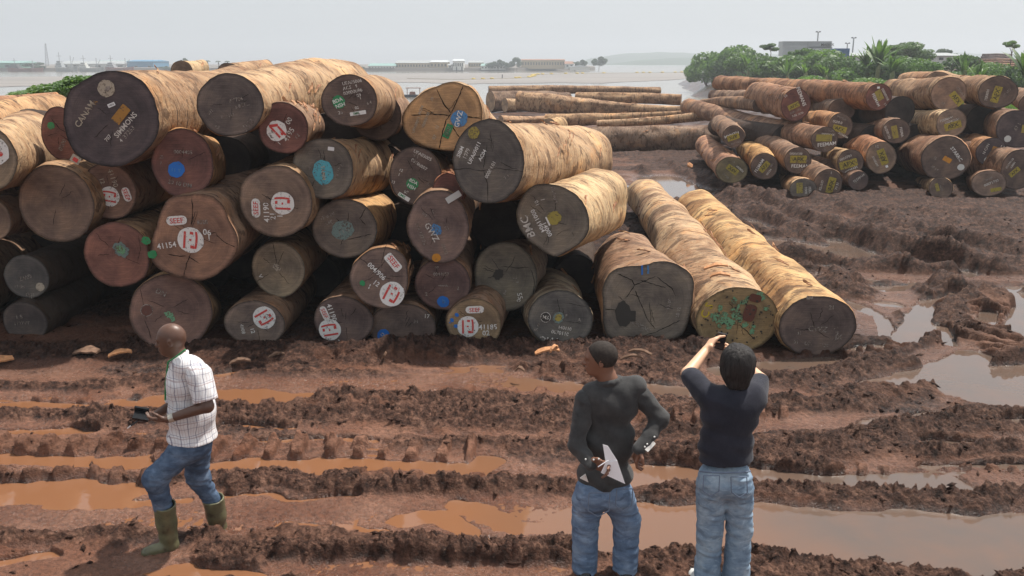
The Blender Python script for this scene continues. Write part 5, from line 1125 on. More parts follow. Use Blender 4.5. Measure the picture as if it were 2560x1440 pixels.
for px, py, dY in ((1464, 1148, -.24), (1484, 1149, -.27), (1497, 1147, -.27), (1612, 1117, -.205), (1618, 1110, -.205), (1636, 1092, -.15)): dot_part(A3(px, py, YB + dY), button, "button", rootB, O)
box_obj("cuff_lining", [A3(1612, 1124, YB - .19), A3(1620, 1130, YB - .19), A3(1639, 1110, YB - .15), A3(1632, 1102, YB - .15)], (0, .012, 0), PM['white'], rootB, O)
box_obj("shirt_tail", [A3(1450, 1196, YB - .12), A3(1464, 1186, YB - .14), A3(1471, 1206, YB - .14), A3(1471, 1206, YB - .14)], (0, .012, 0), PM['white'], rootB, O)
J = [ell(A3(1508, 1222, YB), (.178, .130, .125), .05), ell(A3(1480, 1240, YB - .05), (.10, .10, .11), .05), ell(A3(1540, 1240, YB - .05), (.10, .10, .11), .05)]
for sx_, kx in ((1472, 1461), (1547, 1562)):
    hpt = A3(sx_, 1250, YB - .01); fx = A3(kx, 1430, YB)[0]; J += [cap_(hpt, (fx, YB, .45), .112, .088, .025), cap_((fx, YB, .45), (fx, YB, .06), .088, .082, .03)]
build_sdf("jeans", J, HC, jeanB, rootB, O, cuts=[((0, 0, .05), (0, 0, 1))], wrinkle=.0065, wfreq=13, seed=14, wdir=(.7, .7, 2.2))
def pocket(cx, cy, Y, w, h_, parent, O, mat, tilt=0.0):
    mb = MB(); mp_ = mpp(cx, cy, Y); P_ = []
    for (a_, b_) in ((-1, 1), (1, 1), (1, -.5), (0, -1), (-1, -.5)):
        P_.append(A3(cx + a_ * w + b_ * tilt, cy - b_ * h_, Y) - O)
    for i in range(5): mb.tube([Vector(P_[i]), Vector(P_[(i + 1) % 5])], .0035, 5)
    return mb.build("pocket_seam", mat, parent)
seamd = plain("denim_seam", (.16, .20, .27), .9)
pocket(1497, 1262, YB - .175, 26, 30, rootB, O, seamd, 2); pocket(1560, 1250, YB - .165, 20, 28, rootB, O, seamd, 2)
for kx in (1461, 1562):
    fx = A3(kx, 1430, YB)[0]; build_sdf("shoe", [cap_((fx, YB - .05, .05), (fx - .02, YB + .18, .045), .05, .042, .02)], .009, blackplastic, rootB, O, cuts=[((0, 0, .012), (0, 0, 1))])
pr = empty("paper_sheets", loc=Vector(A3(1530, 1160, YB - .27))); tag(pr, "folded white paper sheets held behind the charcoal shirt", "papers"); Op = np.array(pr.location)
for k, c4 in enumerate(([(1507, 1111), (1520, 1115), (1543, 1151), (1514, 1156)], [(1543, 1151), (1563, 1210), (1502, 1182), (1514, 1156)])):
    box_obj("sheet", [A3(x, y, YB - .27 - .004 * k) for x, y in c4], (0, .002, 0), paperm, pr, Op)
pn = empty("pen", loc=Vector(A3(1507, 1160, YB - .30))); tag(pn, "white pen held with the papers behind the charcoal shirt", "pen"); mb = MB(); mb.tube([(-.03, 0, -.02), (.035, 0, .025)], .0035, 8); mb.build("barrel", paperm, pn)

# ---------------------------------------------------------------- the man taking a picture
YC = 5.30
O = np.array((A3(1812, 1200, YC)[0], YC, 0.0)); rootC = empty("person", loc=Vector(O)); tag(rootC, "man in navy short-sleeved shirt raising a phone to take a picture", "person", "men in the log yard")
P, hp = head(A3(1843, 918, YC + .04), (-.18, 1, .04), 1.0)
P += [cap_(A3(1840, 950, YC + .02), A3(1832, 985, YC), .056, .066, .03), ell(A3(1822, 1030, YC), (.14, .09, .15), .05), ell(A3(1816, 1120, YC), (.13, .09, .15), .05), ell(A3(1812, 1195, YC), (.13, .10, .10), .05)]
sL, eL, wL = A3(1768, 988, YC + .02), A3(1719, 934, YC + .22), A3(1765, 874, YC + .42); sR, eR, wR = A3(1886, 990, YC + .02), A3(1903, 950, YC + .22), A3(1838, 888, YC + .46)
P += [cap_(sL, eL, .052, .042, .02), cap_(eL, wL, .043, .027, .015), cap_(sR, eR, .052, .042, .02), cap_(eR, wR, .043, .027, .015)]
P += hand(wL, A3(1791, 838, YC + .50) - wL, (.8, .35, -.1), .42, 1.08, 1, -1.0, .14); P += hand(wR, A3(1812, 862, YC + .52) - wR, (-.6, .3, .2), .5, 1.0, -1, 1.0, .2)
for sx_, kx in ((1778, 1768), (1845, 1841)):
    hpt = A3(sx_, 1225, YC); fx = A3(kx, 1430, YC)[0]; P += [cap_(hpt, (fx, YC, .45), .07, .05, .03), cap_((fx, YC, .45), (fx, YC, .10), .05, .035, .02)]
build_sdf("body", P, HB, skin_light, rootC, O)
hc_ = A3(1843, 910, YC + .02)
def strands(x, y, z): return .016 * (noise3(x * 30, y * 30, z * 9) - .45) + .007 * (noise3(x * 110, y * 110, z * 20) - .5)
build_sdf("hair", [ell(hc_ + np.array((0, -.004, .018)), (.110, .122, .114), .02), ell(hc_ + np.array((0, -.030, -.035)), (.100, .090, .102), .03), cap_(hc_ + np.array((-.03, -.06, -.11)), hc_ + np.array((.03, -.06, -.11)), .034, .034, .03)], .006, hairm, rootC, O, cuts=[(hc_ + np.array((0, .075, 0)), (0, -1, .62))], extra=strands)
S = [ell(A3(1825, 1030, YC), (.190, .125, .175), .06), ell(A3(1815, 1110, YC), (.176, .122, .18), .06), ell(A3(1813, 1165, YC), (.178, .130, .13), .06), cap_(A3(1782, 998, YC), A3(1875, 998, YC), .078, .078, .05)]
for j in range(14):
    a0, a1 = j * math.pi / 7, (j + 1) * math.pi / 7; cc = A3(1836, 977, YC + .01); g = lambda a: cc + np.array((.078 * math.cos(a), .070 * math.sin(a), -.008 * math.sin(a)))
    S.append(cap_(g(a0), g(a1), .014, .014, .012))
S += [cap_(sL, sL + (eL - sL) * .80, .077, .066, .04), cap_(sR, sR + (eR - sR) * .75, .077, .067, .04)]
zh = A3(1813, 1166, YC - .1)[2]
def foldsC(x, y, z): return .009 * np.sin(z * 55 + 6 * noise3(x * 4, y * 4, z * 4)) * noise3(x * 7, y * 7, z * 4)
build_sdf("shirt", S, HC, navy, rootC, O, cuts=[((O[0], YC, zh), (-.05, 0, 1))], wrinkle=.0045, wfreq=7, seed=41, extra=foldsC)
J = [ell(A3(1812, 1190, YC), (.165, .125, .125), .05), ell(A3(1784, 1212, YC - .04), (.095, .10, .11), .05), ell(A3(1842, 1212, YC - .04), (.095, .10, .11), .05)]
for sx_, kx in ((1779, 1768), (1845, 1841)):
    hpt = A3(sx_, 1220, YC - .01); fx = A3(kx, 1430, YC)[0]; J += [cap_(hpt, (fx, YC, .45), .100, .080, .022), cap_((fx, YC, .45), (fx, YC, .07), .080, .086, .03)]
build_sdf("jeans", J, HC, jeanC, rootC, O, cuts=[((0, 0, .05), (0, 0, 1))], wrinkle=.0065, wfreq=13, seed=54, wdir=(.7, .7, 2.0))
pocket(1778, 1215, YC - .155, 20, 26, rootC, O, seamd, 1); pocket(1848, 1218, YC - .155, 20, 26, rootC, O, seamd, -1)
mb = MB(); mb.tube([Vector(A3(x, y, YC - d_) - O) for x, y, d_ in ((1748, 1178, .08), (1780, 1181, .13), (1812, 1182, .135), (1845, 1181, .13), (1876, 1178, .08))], .006, 5); mb.build("waistband_seam", seamd, rootC)
for kx, lo in ((1760, 1), (1846, 0)):
    fx = A3(kx, 1430, YC)[0] - (.03 if lo else 0); build_sdf("shoe", [cap_((fx - .01, YC - .06, .055), (fx - .02, YC + .16, .045), .052, .042, .02)], .009, plain("white_canvas_shoe", (.6, .6, .57), .7), rootC, O, cuts=[((0, 0, .012), (0, 0, 1))])
ph = empty("mobile_phone", loc=Vector(A3(1802, 853, YC + .50))); tag(ph, "black mobile phone raised in the navy-shirted man's hands", "phone")
mb = MB(); mb.box((0, 0, 0), (.062, .012, .122)); o = mb.build("case", blackplastic, ph); mb = MB(); mb.box((0, -.0075, 0), (.054, .002, .100)); mb.build("screen", plain("dark_screen", (.02, .02, .025), .08, .6, .1), ph); ph.rotation_euler = (.1, .16, -.35)
# ================================================================== PLANTS
def leaf_mat(name, lo, mid, hi):
    m, nt, b = new_mat(name); gp = nd(nt, "ShaderNodeNewGeometry")
    n = noise_nd(nt, gp.outputs["Position"], .55, 4, .7); n2 = noise_nd(nt, gp.outputs["Position"], 14, 2, .5)
    c = ramp(nt, mth(nt, 'ADD', mth(nt, 'MULTIPLY', n, .6), mth(nt, 'MULTIPLY', n2, .4)), [(.33, lo), (.5, mid), (.66, hi)])
    nt.links.new(c, b.inputs["Base Color"]); b.inputs["Roughness"].default_value = .5; b.inputs["Specular IOR Level"].default_value = .35
    tr = nd(nt, "ShaderNodeBsdfTranslucent"); nt.links.new(mix(nt, 1.0, c, (1.3, 1.5, .6), 'MULTIPLY'), tr.inputs[0])
    ms = nd(nt, "ShaderNodeMixShader"); ms.inputs[0].default_value = .35
    out = [x for x in nt.nodes if x.type == 'OUTPUT_MATERIAL'][0]
    nt.links.new(b.outputs[0], ms.inputs[1]); nt.links.new(tr.outputs[0], ms.inputs[2]); nt.links.new(ms.outputs[0], out.inputs[0]); return m
LM = [leaf_mat("dark_green_leaves", (.032, .062, .028), (.075, .130, .050), (.16, .24, .085)),
      leaf_mat("mid_green_leaves", (.045, .092, .035), (.105, .180, .060), (.21, .31, .10)),
      leaf_mat("bright_green_leaves", (.055, .115, .035), (.125, .215, .055), (.24, .35, .10)),
      leaf_mat("far_foliage", (.025, .05, .03), (.045, .08, .045), (.07, .11, .06))]
stemm = plain("brown_stem", (.14, .10, .07), .8)
def crown_mesh(seed, n, rad, hgt, leaf, lobes=9, flat=.55):
    """leaves scattered through a bunch of overlapping leaf clumps"""
    rg = np.random.default_rng(seed); V = []; F = []
    cs = [(rg.uniform(-1, 1) * rad * .72, rg.uniform(-1, 1) * rad * .72, rg.uniform(.25, .85) * hgt, rg.uniform(.28, .52)) for _ in range(lobes)]
    per = n // lobes
    for cx, cy, cz, cr in cs:
        dirs = rg.normal(size=(per, 3)); dirs /= np.linalg.norm(dirs, axis=1)[:, None]
        r = rg.uniform(.45, 1.08, per) ** .6 * cr
        P = np.stack([cx + dirs[:, 0] * r * rad, cy + dirs[:, 1] * r * rad, cz + dirs[:, 2] * r * hgt * flat], 1)
        P[:, 2] = np.maximum(P[:, 2], .03 * hgt)
        t = rg.normal(size=(per, 3)) * (1, 1, .45); t /= np.linalg.norm(t, axis=1)[:, None]
        s = np.cross(t, dirs + rg.normal(size=(per, 3)) * .5); s /= np.linalg.norm(s, axis=1)[:, None] + 1e-6
        L = leaf * rg.uniform(.6, 1.5, per)[:, None]; W = L * rg.uniform(.28, .45, per)[:, None]
        b0 = len(V) * 1
        A = P - t * L * .5; B = P + s * W; Cc = P + t * L * .5; D = P - s * W
        base = sum(len(v) for v in V); V.append(np.stack([A, B, Cc, D], 1).reshape(-1, 3)); F.append(np.arange(per * 4).reshape(-1, 4) + base)
    V = np.concatenate(V); F = np.concatenate(F)
    me = bpy.data.meshes.new("crown"); me.vertices.add(len(V)); me.vertices.foreach_set("co", V.astype(np.float32).ravel())
    k = len(F); me.loops.add(k * 4); me.loops.foreach_set("vertex_index", F.astype(np.int32).ravel()); me.polygons.add(k)
    me.polygons.foreach_set("loop_start", np.arange(0, k * 4, 4, dtype=np.int32)); me.polygons.foreach_set("loop_total", np.full(k, 4, np.int32)); me.update(calc_edges=True)
    return me
BUSH = [crown_mesh(11 + i, n, 1.0, 1.0, l, lb, .5) for i, (n, l, lb) in enumerate([(5200, .085, 11), (4600, .10, 9), (5600, .075, 13)])]
_bm = {}
def bush_me(i, m):
    if (i, m) not in _bm:
        c = BUSH[i].copy(); c.materials.append(LM[m]); _bm[(i, m)] = c
    return _bm[(i, m)]
def stems(name, h, rad, n, parent, seed, r=.05):
    rd = random.Random(seed); mb = MB()
    for k in range(n):
        a = rd.random() * 6.28; q = rad * rd.uniform(.3, .9)
        mb.tube([(rd.uniform(-.2, .2), rd.uniform(-.2, .2), 0), (math.cos(a) * q * .4, math.sin(a) * q * .4, h * .4), (math.cos(a) * q, math.sin(a) * q, h * rd.uniform(.6, .85))], [r, r * .6, r * .3], 5)
    return mb.build(name, stemm, parent)
def bush(px, base_y, Y, wpx, hpx, mi, kind, label, cat="bush", group="bushes on the river bank", zoff=-.3, nm="bush"):
    p = at(px, base_y, Y); s = mpp(px, base_y, Y); w, h = wpx * s / 2 * 1.12, hpx * s * 1.22
    t = empty(nm, loc=(p.x, p.y, p.z + zoff)); tag(t, label, cat, group)
    o = bpy.data.objects.new("foliage", bush_me(kind, mi)); COL.objects.link(o); o.parent = t
    o.scale = (w, max(w * .8, 1.5), h); o.rotation_euler = (0, 0, (px * 1.7) % 6.28 if wpx < 10 else 0)
    stems("stem", h, w, 5, t, int(px), .04 + .01 * h); return t
bush_list = [
 (1765,212,150,100,62,1,0,"leafy bush at the very tip of the bank by the water"),
 (1830,215,140,150,82,1,1,"wide rounded bush right behind the bank's tip"),
 (1890,212,118,150,66,0,2,"dark leafy bush behind the left end of the longest top log"),
 (1975,210,108,190,78,0,0,"tallest dense shrub, in front of the grey container"),
 (2050,205,100,170,68,1,1,"shrub crown right below the container's right end"),
 (2110,215,88,140,62,0,2,"low dark shrub beneath the blue container"),
 (2160,220,80,150,62,1,0,"mid green shrub in front of the first banana clump"),
 (2235,222,84,150,70,0,1,"dark shrub right of the first banana clump"),
 (2300,215,78,140,60,1,2,"shrub filling the gap before the grey shed"),
 (2370,220,84,170,75,0,0,"dark spreading shrub behind the pale brown top log"),
 (2440,224,74,120,50,2,1,"bright low shrub behind the grey top log"),
 (2500,226,70,130,60,1,2,"shrub at the foot of the papaya tree"),
 (2590,240,66,130,100,0,0,"dark shrub at the picture's edge"),
 (2185,232,70,110,36,2,2,"bright green herb patch behind the longest top log's face"),
 (2270,150,105,120,40,0,1,"dark shrub crown on the skyline beside the flat tree"),
 (2020,232,74,120,40,2,1,"pale green creeper clump over the longest top log")]
for (px, by, Y, w, h, mi, k, lab) in bush_list:
    bush(px, by, Y, w, h, mi, k, lab)
tag(mesh_np("scrub", *(lambda n=26000: (lambda rg: (lambda P: (
    np.stack([P + np.c_[rg.uniform(-.2, .2, (n, 2)), np.zeros(n)], P + np.c_[rg.uniform(-.12, .12, (n, 2)), rg.uniform(.25, .8, n)], P + np.c_[rg.uniform(-.3, .3, (n, 2)), rg.uniform(.1, .5, n)]], 1).reshape(-1, 3),
    np.arange(n * 3).reshape(-1, 3)))(np.array([(lambda Y: ((26 + .36 * (Y - 50)) + rg.random() * (14 + .5 * (Y - 50)), Y, .1 + 2.2 * float(sstep(48, 62, np.array([26 + .46 * (Y - 50) + .1 * (Y - 60)]))[0]) * .6))(rg.uniform(52, 170)) for _ in range(n)])))(np.random.default_rng(3)))(), LM[2], smooth=False), kind='stuff')
# leafy shrub behind the pile's left end
bush(215,238,19.5,150,52,1,0,"bright leafy shrub top behind the huge charcoal log", zoff=-.1)
bush(110,243,20,100,26,1,2,"low bright leafy sprig left of the shrub behind the pile", zoff=-.1)
for nm, px, py, Y in (("a", 205, 238, 19.5), ("b", 110, 242, 20)):
    pass
# banana clumps
def banana(px, by, Y, hpx, label, seed, nleaf=15, mi=1):
    Y -= 14; p = at(px, by, Y); s = mpp(px, by, Y); h = hpx * s * 1.15; rd = random.Random(seed)
    t = empty("banana_plant", loc=p); tag(t, label, "banana plant", "banana plants on the bank")
    mb = MB(); mb.tube([(0, 0, -.5), (.1, 0, h * .3), (.05, 0, h * .5)], [.22, .17, .1], 8); mb.build("stem", plain("banana_stem", (.16, .18, .07), .6), t, True)
    for k in range(nleaf):
        a = rd.random() * 6.28; L = h * rd.uniform(.5, .8); lean = rd.uniform(.06, .55); mb = MB(); vs = []; m = 8
        for i in range(m + 1):
            q = i / m; rad = L * (lean * q + .35 * lean * q * q); z = h * .32 + L * (q * (1 - lean * .35) - .55 * lean * q ** 2.4)
            w = h * .050 * math.sin(math.pi * min(1, .08 + q * .95)) ** .6 * rd.uniform(.85, 1.1)
            c_, s_ = math.cos(a), math.sin(a)
            vs += [(c_ * rad - s_ * w, s_ * rad + c_ * w, z - w * .35), (c_ * rad, s_ * rad, z), (c_ * rad + s_ * w, s_ * rad - c_ * w, z - w * .35)]
        f = []
        for i in range(m): f += [(3 * i, 3 * i + 1, 3 * i + 4, 3 * i + 3), (3 * i + 1, 3 * i + 2, 3 * i + 5, 3 * i + 4)]
        mb.add(vs, f); mb.build("leaf", LM[mi], t)
banana(2190,205,92,100,"big banana clump on the skyline right of the blue container",1,30)
banana(2165,200,94,76,"smaller banana clump leaning against the big one",2,22)
banana(1868,200,128,72,"banana plant on the skyline near the bank's tip",3,12)
banana(1905,200,126,62,"small banana plant left of the tallest shrub",31,10)
banana(2405,225,76,84,"banana plant in front of the grey shed",4,12)
banana(2560,255,60,140,"tall banana clump at the picture's right edge",5,16,0)
banana(2345,225,72,42,"young banana plant behind the humped log",6,9,2)
banana(2120,210,104,66,"upright banana clump below the blue container",41,16,1)
banana(2225,215,86,84,"banana clump right behind the big skyline clump",42,16,1)
banana(2060,215,100,56,"banana leaves at the foot of the lettered container",43,14,1)
banana(1965,215,106,60,"banana leaves poking through the tallest shrub",44,14,2)
banana(2440,235,70,70,"banana plant below the distant log stack",45,14,2)
banana(2010,205,96,50,"banana leaves sticking out below the container",7,9,1)
# papaya and the flat-topped tree
def small_tree(px, by, Y, hpx, wpx, label, nm, seed, flatc=.35, mi=0, cat="tree", grp=None):
    p = at(px, by, Y); s = mpp(px, by, Y); h = hpx * s; w = wpx * s / 2; rd = random.Random(seed)
    t = empty(nm, loc=p); tag(t, label, cat, grp)
    mb = MB(); mb.tube([(0, 0, -.5), (w * .05, 0, h * .4), (0, w * .05, h * .85)], [h * .022, h * .016, h * .009], 7)
    for k in range(5):
        a = k * 1.3 + rd.random(); mb.tube([(0, 0, h * rd.uniform(.45, .7)), (math.cos(a) * w * .5, math.sin(a) * w * .5, h * .82)], [h * .009, h * .004], 5)
    mb.build("trunk", stemm, t, True)
    o = bpy.data.objects.new("crown", bush_me(seed % 3, mi)); COL.objects.link(o); o.parent = t
    o.scale = (w, w, h * flatc); o.location = (0, 0, h * (1 - flatc)); return t
small_tree(2452 + 72,170,80,66,34,"slender papaya tree against the sky near the right edge","papaya_tree",4,.30,1)
small_tree(2265,160,100,46,100,"flat-topped tree spreading right of the big banana clump","umbrella_tree",5,.55,0)
small_tree(1925,150,112,40,44,"small layered tree poking up left of the grey container","tree",7,.5,0)
small_tree(2362,160,170,36,46,"rounded dark tree rising behind the grey shed","tree",8,.7,3)
# ================================================================== THINGS ON THE BANK
cgrey = plain("grey_container_paint", (.50, .53, .53), .6, .3, .12); cblue = plain("blue_container_paint", (.07, .17, .34), .6, .3, .12); wht = plain("pale_wall", (.5, .5, .47), .8)
steel = plain("galvanised_steel", (.32, .34, .35), .5, .5, .1); darkm = plain("dark_opening", (.03, .035, .04), .8)
def container(px0, px1, py0, py1, Y, mat, label, nm="shipping_container", text=None, n=26):
    p0 = at(px0, py1, Y); p1 = at(px1, py1, Y); h = (py1 - py0) * mpp((px0 + px1) / 2, py0, Y); L = (p1 - p0).length
    t = empty(nm, loc=(p0 + p1) / 2); tag(t, label, "container", "stacked shipping containers")
    mb = MB(); mb.box((0, 0, h / 2), (L, 2.4, h * .98)); mb.build("box", mat, t)
    for k in range(n):
        mb = MB(); mb.box((-L / 2 + (k + .5) * L / n, -1.23, h / 2), (L / n * .45, .06, h * .84)); o = mb.build("rib", mat, t)
    mb = MB()
    for x in (-L / 2, L / 2): mb.box((x, -1.22, h / 2), (.16, .12, h))
    for z in (.06, h - .06): mb.box((0, -1.22, z), (L, .1, .14))
    mb.build("frame", mat, t)
    if text:
        me = text_mesh(text, 'dark'); o = bpy.data.objects.new("painted_lettering", me); COL.objects.link(o); o.parent = t
        sc = h * .42; o.matrix_local = Matrix.Translation((L * .34, -1.29, h * .45)) @ Matrix.Rotation(math.pi / 2, 4, 'X') @ Matrix.Diagonal((sc, sc, 1, 1))
    return t
container(1951,2012,104,117,150,cgrey,"grey container on the left of the upper row above the shrubs")
container(2012.6,2071,104,119,150,cgrey,"pale grey container lettered MAERSK above the tallest shrub",text="MAERSK")
container(1951,2071,118,140,150.0,cgrey,"long grey container mostly hidden, under the lettered one")
container(2078,2114,122,141,140,cblue,"dark blue container right of the grey ones")
for px, top, bot, Y, lab in ((2042, 82, 125, 170, "twin-headed floodlight pole above the grey containers"), (2130, 97, 145, 165, "twin-headed floodlight pole right of the blue container"), (2116, 110, 140, 190, "small distant floodlight pole beside the blue container")):
    p = at(px, bot, Y); s = mpp(px, bot, Y); h = (bot - top) * s
    t = empty("floodlight_pole", loc=p); tag(t, lab, "floodlight", "floodlight poles at the container yard")
    mb = MB(); mb.tube([(0, 0, -4), (0, 0, h)], [.16, .11], 8); mb.build("pole", steel, t)
    mb = MB(); mb.box((0, 0, h), (8 * s, .12, .12)); mb.build("crossbar", steel, t)
    for sx in (-1, 1):
        mb = MB(); mb.box((sx * 4 * s, 0, h + 1 * s), (3.4 * s, .5, 2.4 * s), taper=.7); mb.build("lamp_head", darkm, t)
def shed(px0, px1, eave, base, ridge, Y, wall, roof, label, depth=14, nwin=0, grp=None, nm="shed", gable=False, winc=None, doors=0):
    p0 = at(px0, base, Y); p1 = at(px1, base, Y); s = mpp((px0 + px1) / 2, base, Y); L = (p1 - p0).length; he = (base - eave) * s; hr = max((base - ridge) * s, he + .01)
    t = empty(nm, loc=(p0 + p1) / 2); tag(t, label, "building", grp)
    mb = MB(); mb.box((0, depth / 2, he / 2), (L, depth, he)); mb.build("wall", wall, t)
    mb = MB(); o_ = .4
    if gable:
        mb.add([(-L / 2 - o_, -o_, he), (L / 2 + o_, -o_, he), (L / 2 + o_, depth + o_, he), (-L / 2 - o_, depth + o_, he), (0, -o_, hr), (0, depth + o_, hr)], [(0, 1, 4), (3, 5, 2), (0, 4, 5, 3), (1, 2, 5, 4), (0, 3, 2, 1)])
    else:
        mb.add([(-L / 2 - o_, -o_, he + .02), (L / 2 + o_, -o_, he + .02), (L / 2 + o_, depth + o_, he + .02), (-L / 2 - o_, depth + o_, he + .02), (-L / 2, depth / 2, hr), (L / 2, depth / 2, hr)], [(0, 1, 5, 4), (2, 3, 4, 5), (1, 2, 5), (3, 0, 4), (0, 3, 2, 1)])
    mb.build("roof", roof, t)
    for k in range(nwin):
        mb = MB(); x = -L / 2 + (k + .5) * L / nwin; w = L / nwin * .45; mb.box((x, -.06, he * .60), (w, .12, he * .32)); wd = mb.build("window", winc or darkm, t)
    for k in range(doors):
        mb = MB(); x = -L / 2 + (k + .5) * L / doors; mb.box((x + L / doors * .2, -.05, he * .2), (L / doors * .2, .1, he * .4)); mb.build("door", darkm, t)
    return t
rgrey = plain("grey_roof", (.32, .34, .34), .7); rteal = plain("pale_green_roof", (.22, .36, .33), .7); rwhite = plain("pale_metal_roof", (.52, .55, .56), .5); wtan = plain("ochre_wall", (.42, .34, .22), .85)
wwhite = plain("white_wall", (.60, .60, .56), .85); wblue = plain("blue_warehouse_cladding", (.07, .22, .36), .7); wgreen = plain("green_cladding", (.13, .27, .20), .7); rrust = plain("rusty_roof", (.28, .15, .10), .8); wdark = plain("dark_quay_stone", (.12, .12, .12), .9)
shed(1800,1850,158,166,150,200,wwhite,rwhite,"small white roofed hut seen over the bank's tip",10)
shed(2112,2170,140,160,132,150,wwhite,rgrey,"low grey roofed shed beside the second floodlight pole",12)
shed(2340,2408,140,158,132,150,wwhite,rgrey,"low grey shed behind the banana plant on the bank",12,3)
# distant log stacks
for i, (px0, px1, py, Y, rows, lab) in enumerate([(2420,2575,172,120,5,"distant stack of reddish logs behind the papaya tree"), (2450,2530,148,160,3,"small distant stack of dark logs on the skyline")]):
    s = mpp(px0, py, Y)
    for r_ in range(rows):
        mx = (px0 + px1) / 2; q = px0 + r_ * 3; 
        C0 = at(q, py - r_ * 5.2, Y + r_ * .8); C1 = at(px1, py - r_ * 5.2, Y + r_ * .8); mb = MB()
        mb.tube([C0, (C0 + C1) / 2 + Vector((0, 0, .1)), C1], [2.9 * s, 2.7 * s, 2.5 * s], 9)
        o = mb.build("distant_log", bark, None, True, (.30, .19, .13) if i == 0 else (.16, .11, .10))
        tag(o, "%s log, %s course from the ground of %s" % (("reddish" if i == 0 else "dark"), ("bottom", "second", "third", "fourth", "fifth")[r_], ("the stack behind the papaya tree" if i == 0 else "the small skyline stack")), "log", "logs in the distant stacks")
# ================================================================== FAR SHORE
YF = 455.0
def far_base(py): return py
def zY(py, Y): return at(1280, py, Y).z
mb = MB()
V = []; F_ = []; X0, X1 = at(-1200, 178, YF).x, at(1512, 178, YF).x
for i in range(61):
    x = X0 + (X1 - X0) * i / 60; w = 1 - max(0, (i - 55)) / 5.0 * .9
    V += [(x, YF - 1 + (60 - 60 * w), ZW - .5), (x, YF + (60 - 60 * w), ZW + 1.6), (x, YF + 60, ZW + 2.2), (x, YF + 260, ZW + 2.4)]
for i in range(60):
    for k in range(3): F_.append((4 * i + k, 4 * i + 4 + k, 4 * i + 5 + k, 4 * i + 1 + k))
tag(mesh_np("far_shore_ground", V, F_, plain("far_shore_earth", (.17, .15, .13), .9), smooth=False), kind='structure')
FB = 174
G4 = "waterfront buildings on the far shore"
shed(-40,55,158,FB+2,153,YF,wgreen,rteal,"green clad shed at the picture's edge across the river",18,4,G4)
shed(150,315,160,FB,153,YF+30,wwhite,rgrey,"long grey industrial shed behind the moored ships",18,6,G4)
shed(318,384,154,FB-2,150.5,YF+20,wblue,wblue,"bright blue warehouse across the river",22,0,G4,doors=2)
shed(232,320,158,FB-2,152,YF+40,wblue,rteal,"paler teal shed joined to the blue warehouse",18,0,G4)
shed(665,727,165,FB,160,YF,wwhite,rgrey,"low white shed showing over the trunks between palms",12,8,G4)
shed(921,987,165,FB+1,159,YF,wwhite,rteal,"pale green roofed waterfront shed, first one right of the trunks",14,9,G4)
shed(989,1074,158,FB,151.5,YF+5,wtan,rgrey,"long ochre building with a wide grey roof",20,12,G4)
shed(1076,1118,156,FB,151,YF+5,wtan,rwhite,"ochre gabled hall right of the long ochre building",20,5,G4,gable=False)
shed(1120,1130,163,FB,160,YF,wwhite,rgrey,"tiny lean-to between the ochre hall and the white house",8,1,G4)
shed(1132,1159,153,FB+2,148.5,YF-4,wwhite,rwhite,"tall white house with stepped roof at the quay",12,5,G4,doors=2)
shed(1171,1208,157,FB-3,152,YF+14,wtan,rgrey,"pale two-storey building right of the white house",12,6,G4)
shed(1203,1264,165,FB+1,159.5,YF-2,wwhite,rteal,"teal roofed open shed before the dark trees",12,8,G4)
shed(1304,1412,151,FB-2,148.3,YF+8,wtan,rrust,"longest ochre building with two rows of windows",18,16,G4,winc=plain("dark_brown_window", (.10, .09, .08), .6))  # windows in a plain dark brown
shed(1413,1434,160,FB-2,154,YF,wwhite,rrust,"small rust roofed house near the point",10,2,G4)
shed(1425,1475,168,FB+2,163,YF-6,wwhite,rwhite,"low white tent-like shed on the point",10,0,G4,gable=True)
bt = []
for px, hpx, w, lab in ((462,30,26,"broad rounded tree above the far trunks"),(410,8,30,"low tree right of the blue warehouse"),(1245,26,34,"dark tree left of the twin dark crowns"),(1262,18,30,"low dark tree beside the teal shed"),(1292,30,24,"tall dark round tree beside the longest building"),(1275,22,26,"dark tree pressed between two crowns"),(1452,26,30,"ragged palm-like tree at the white shed"),(1497,34,38,"bushy tree standing alone on the point"),(85,18,50,"dark trees left of the mast"),(1225,18,22,"small tree before the pale two-storey building"),(835,9,24,"low tree beside the middle palm"),(905,8,16,"low tree at the pale trunk's top")):
    small_tree(px, FB + 1, YF - 3, hpx, w, lab + " across the river", "tree", int(px) % 90 + 3, .8, 3, grp="trees on the far shore")
fm = LM[3]
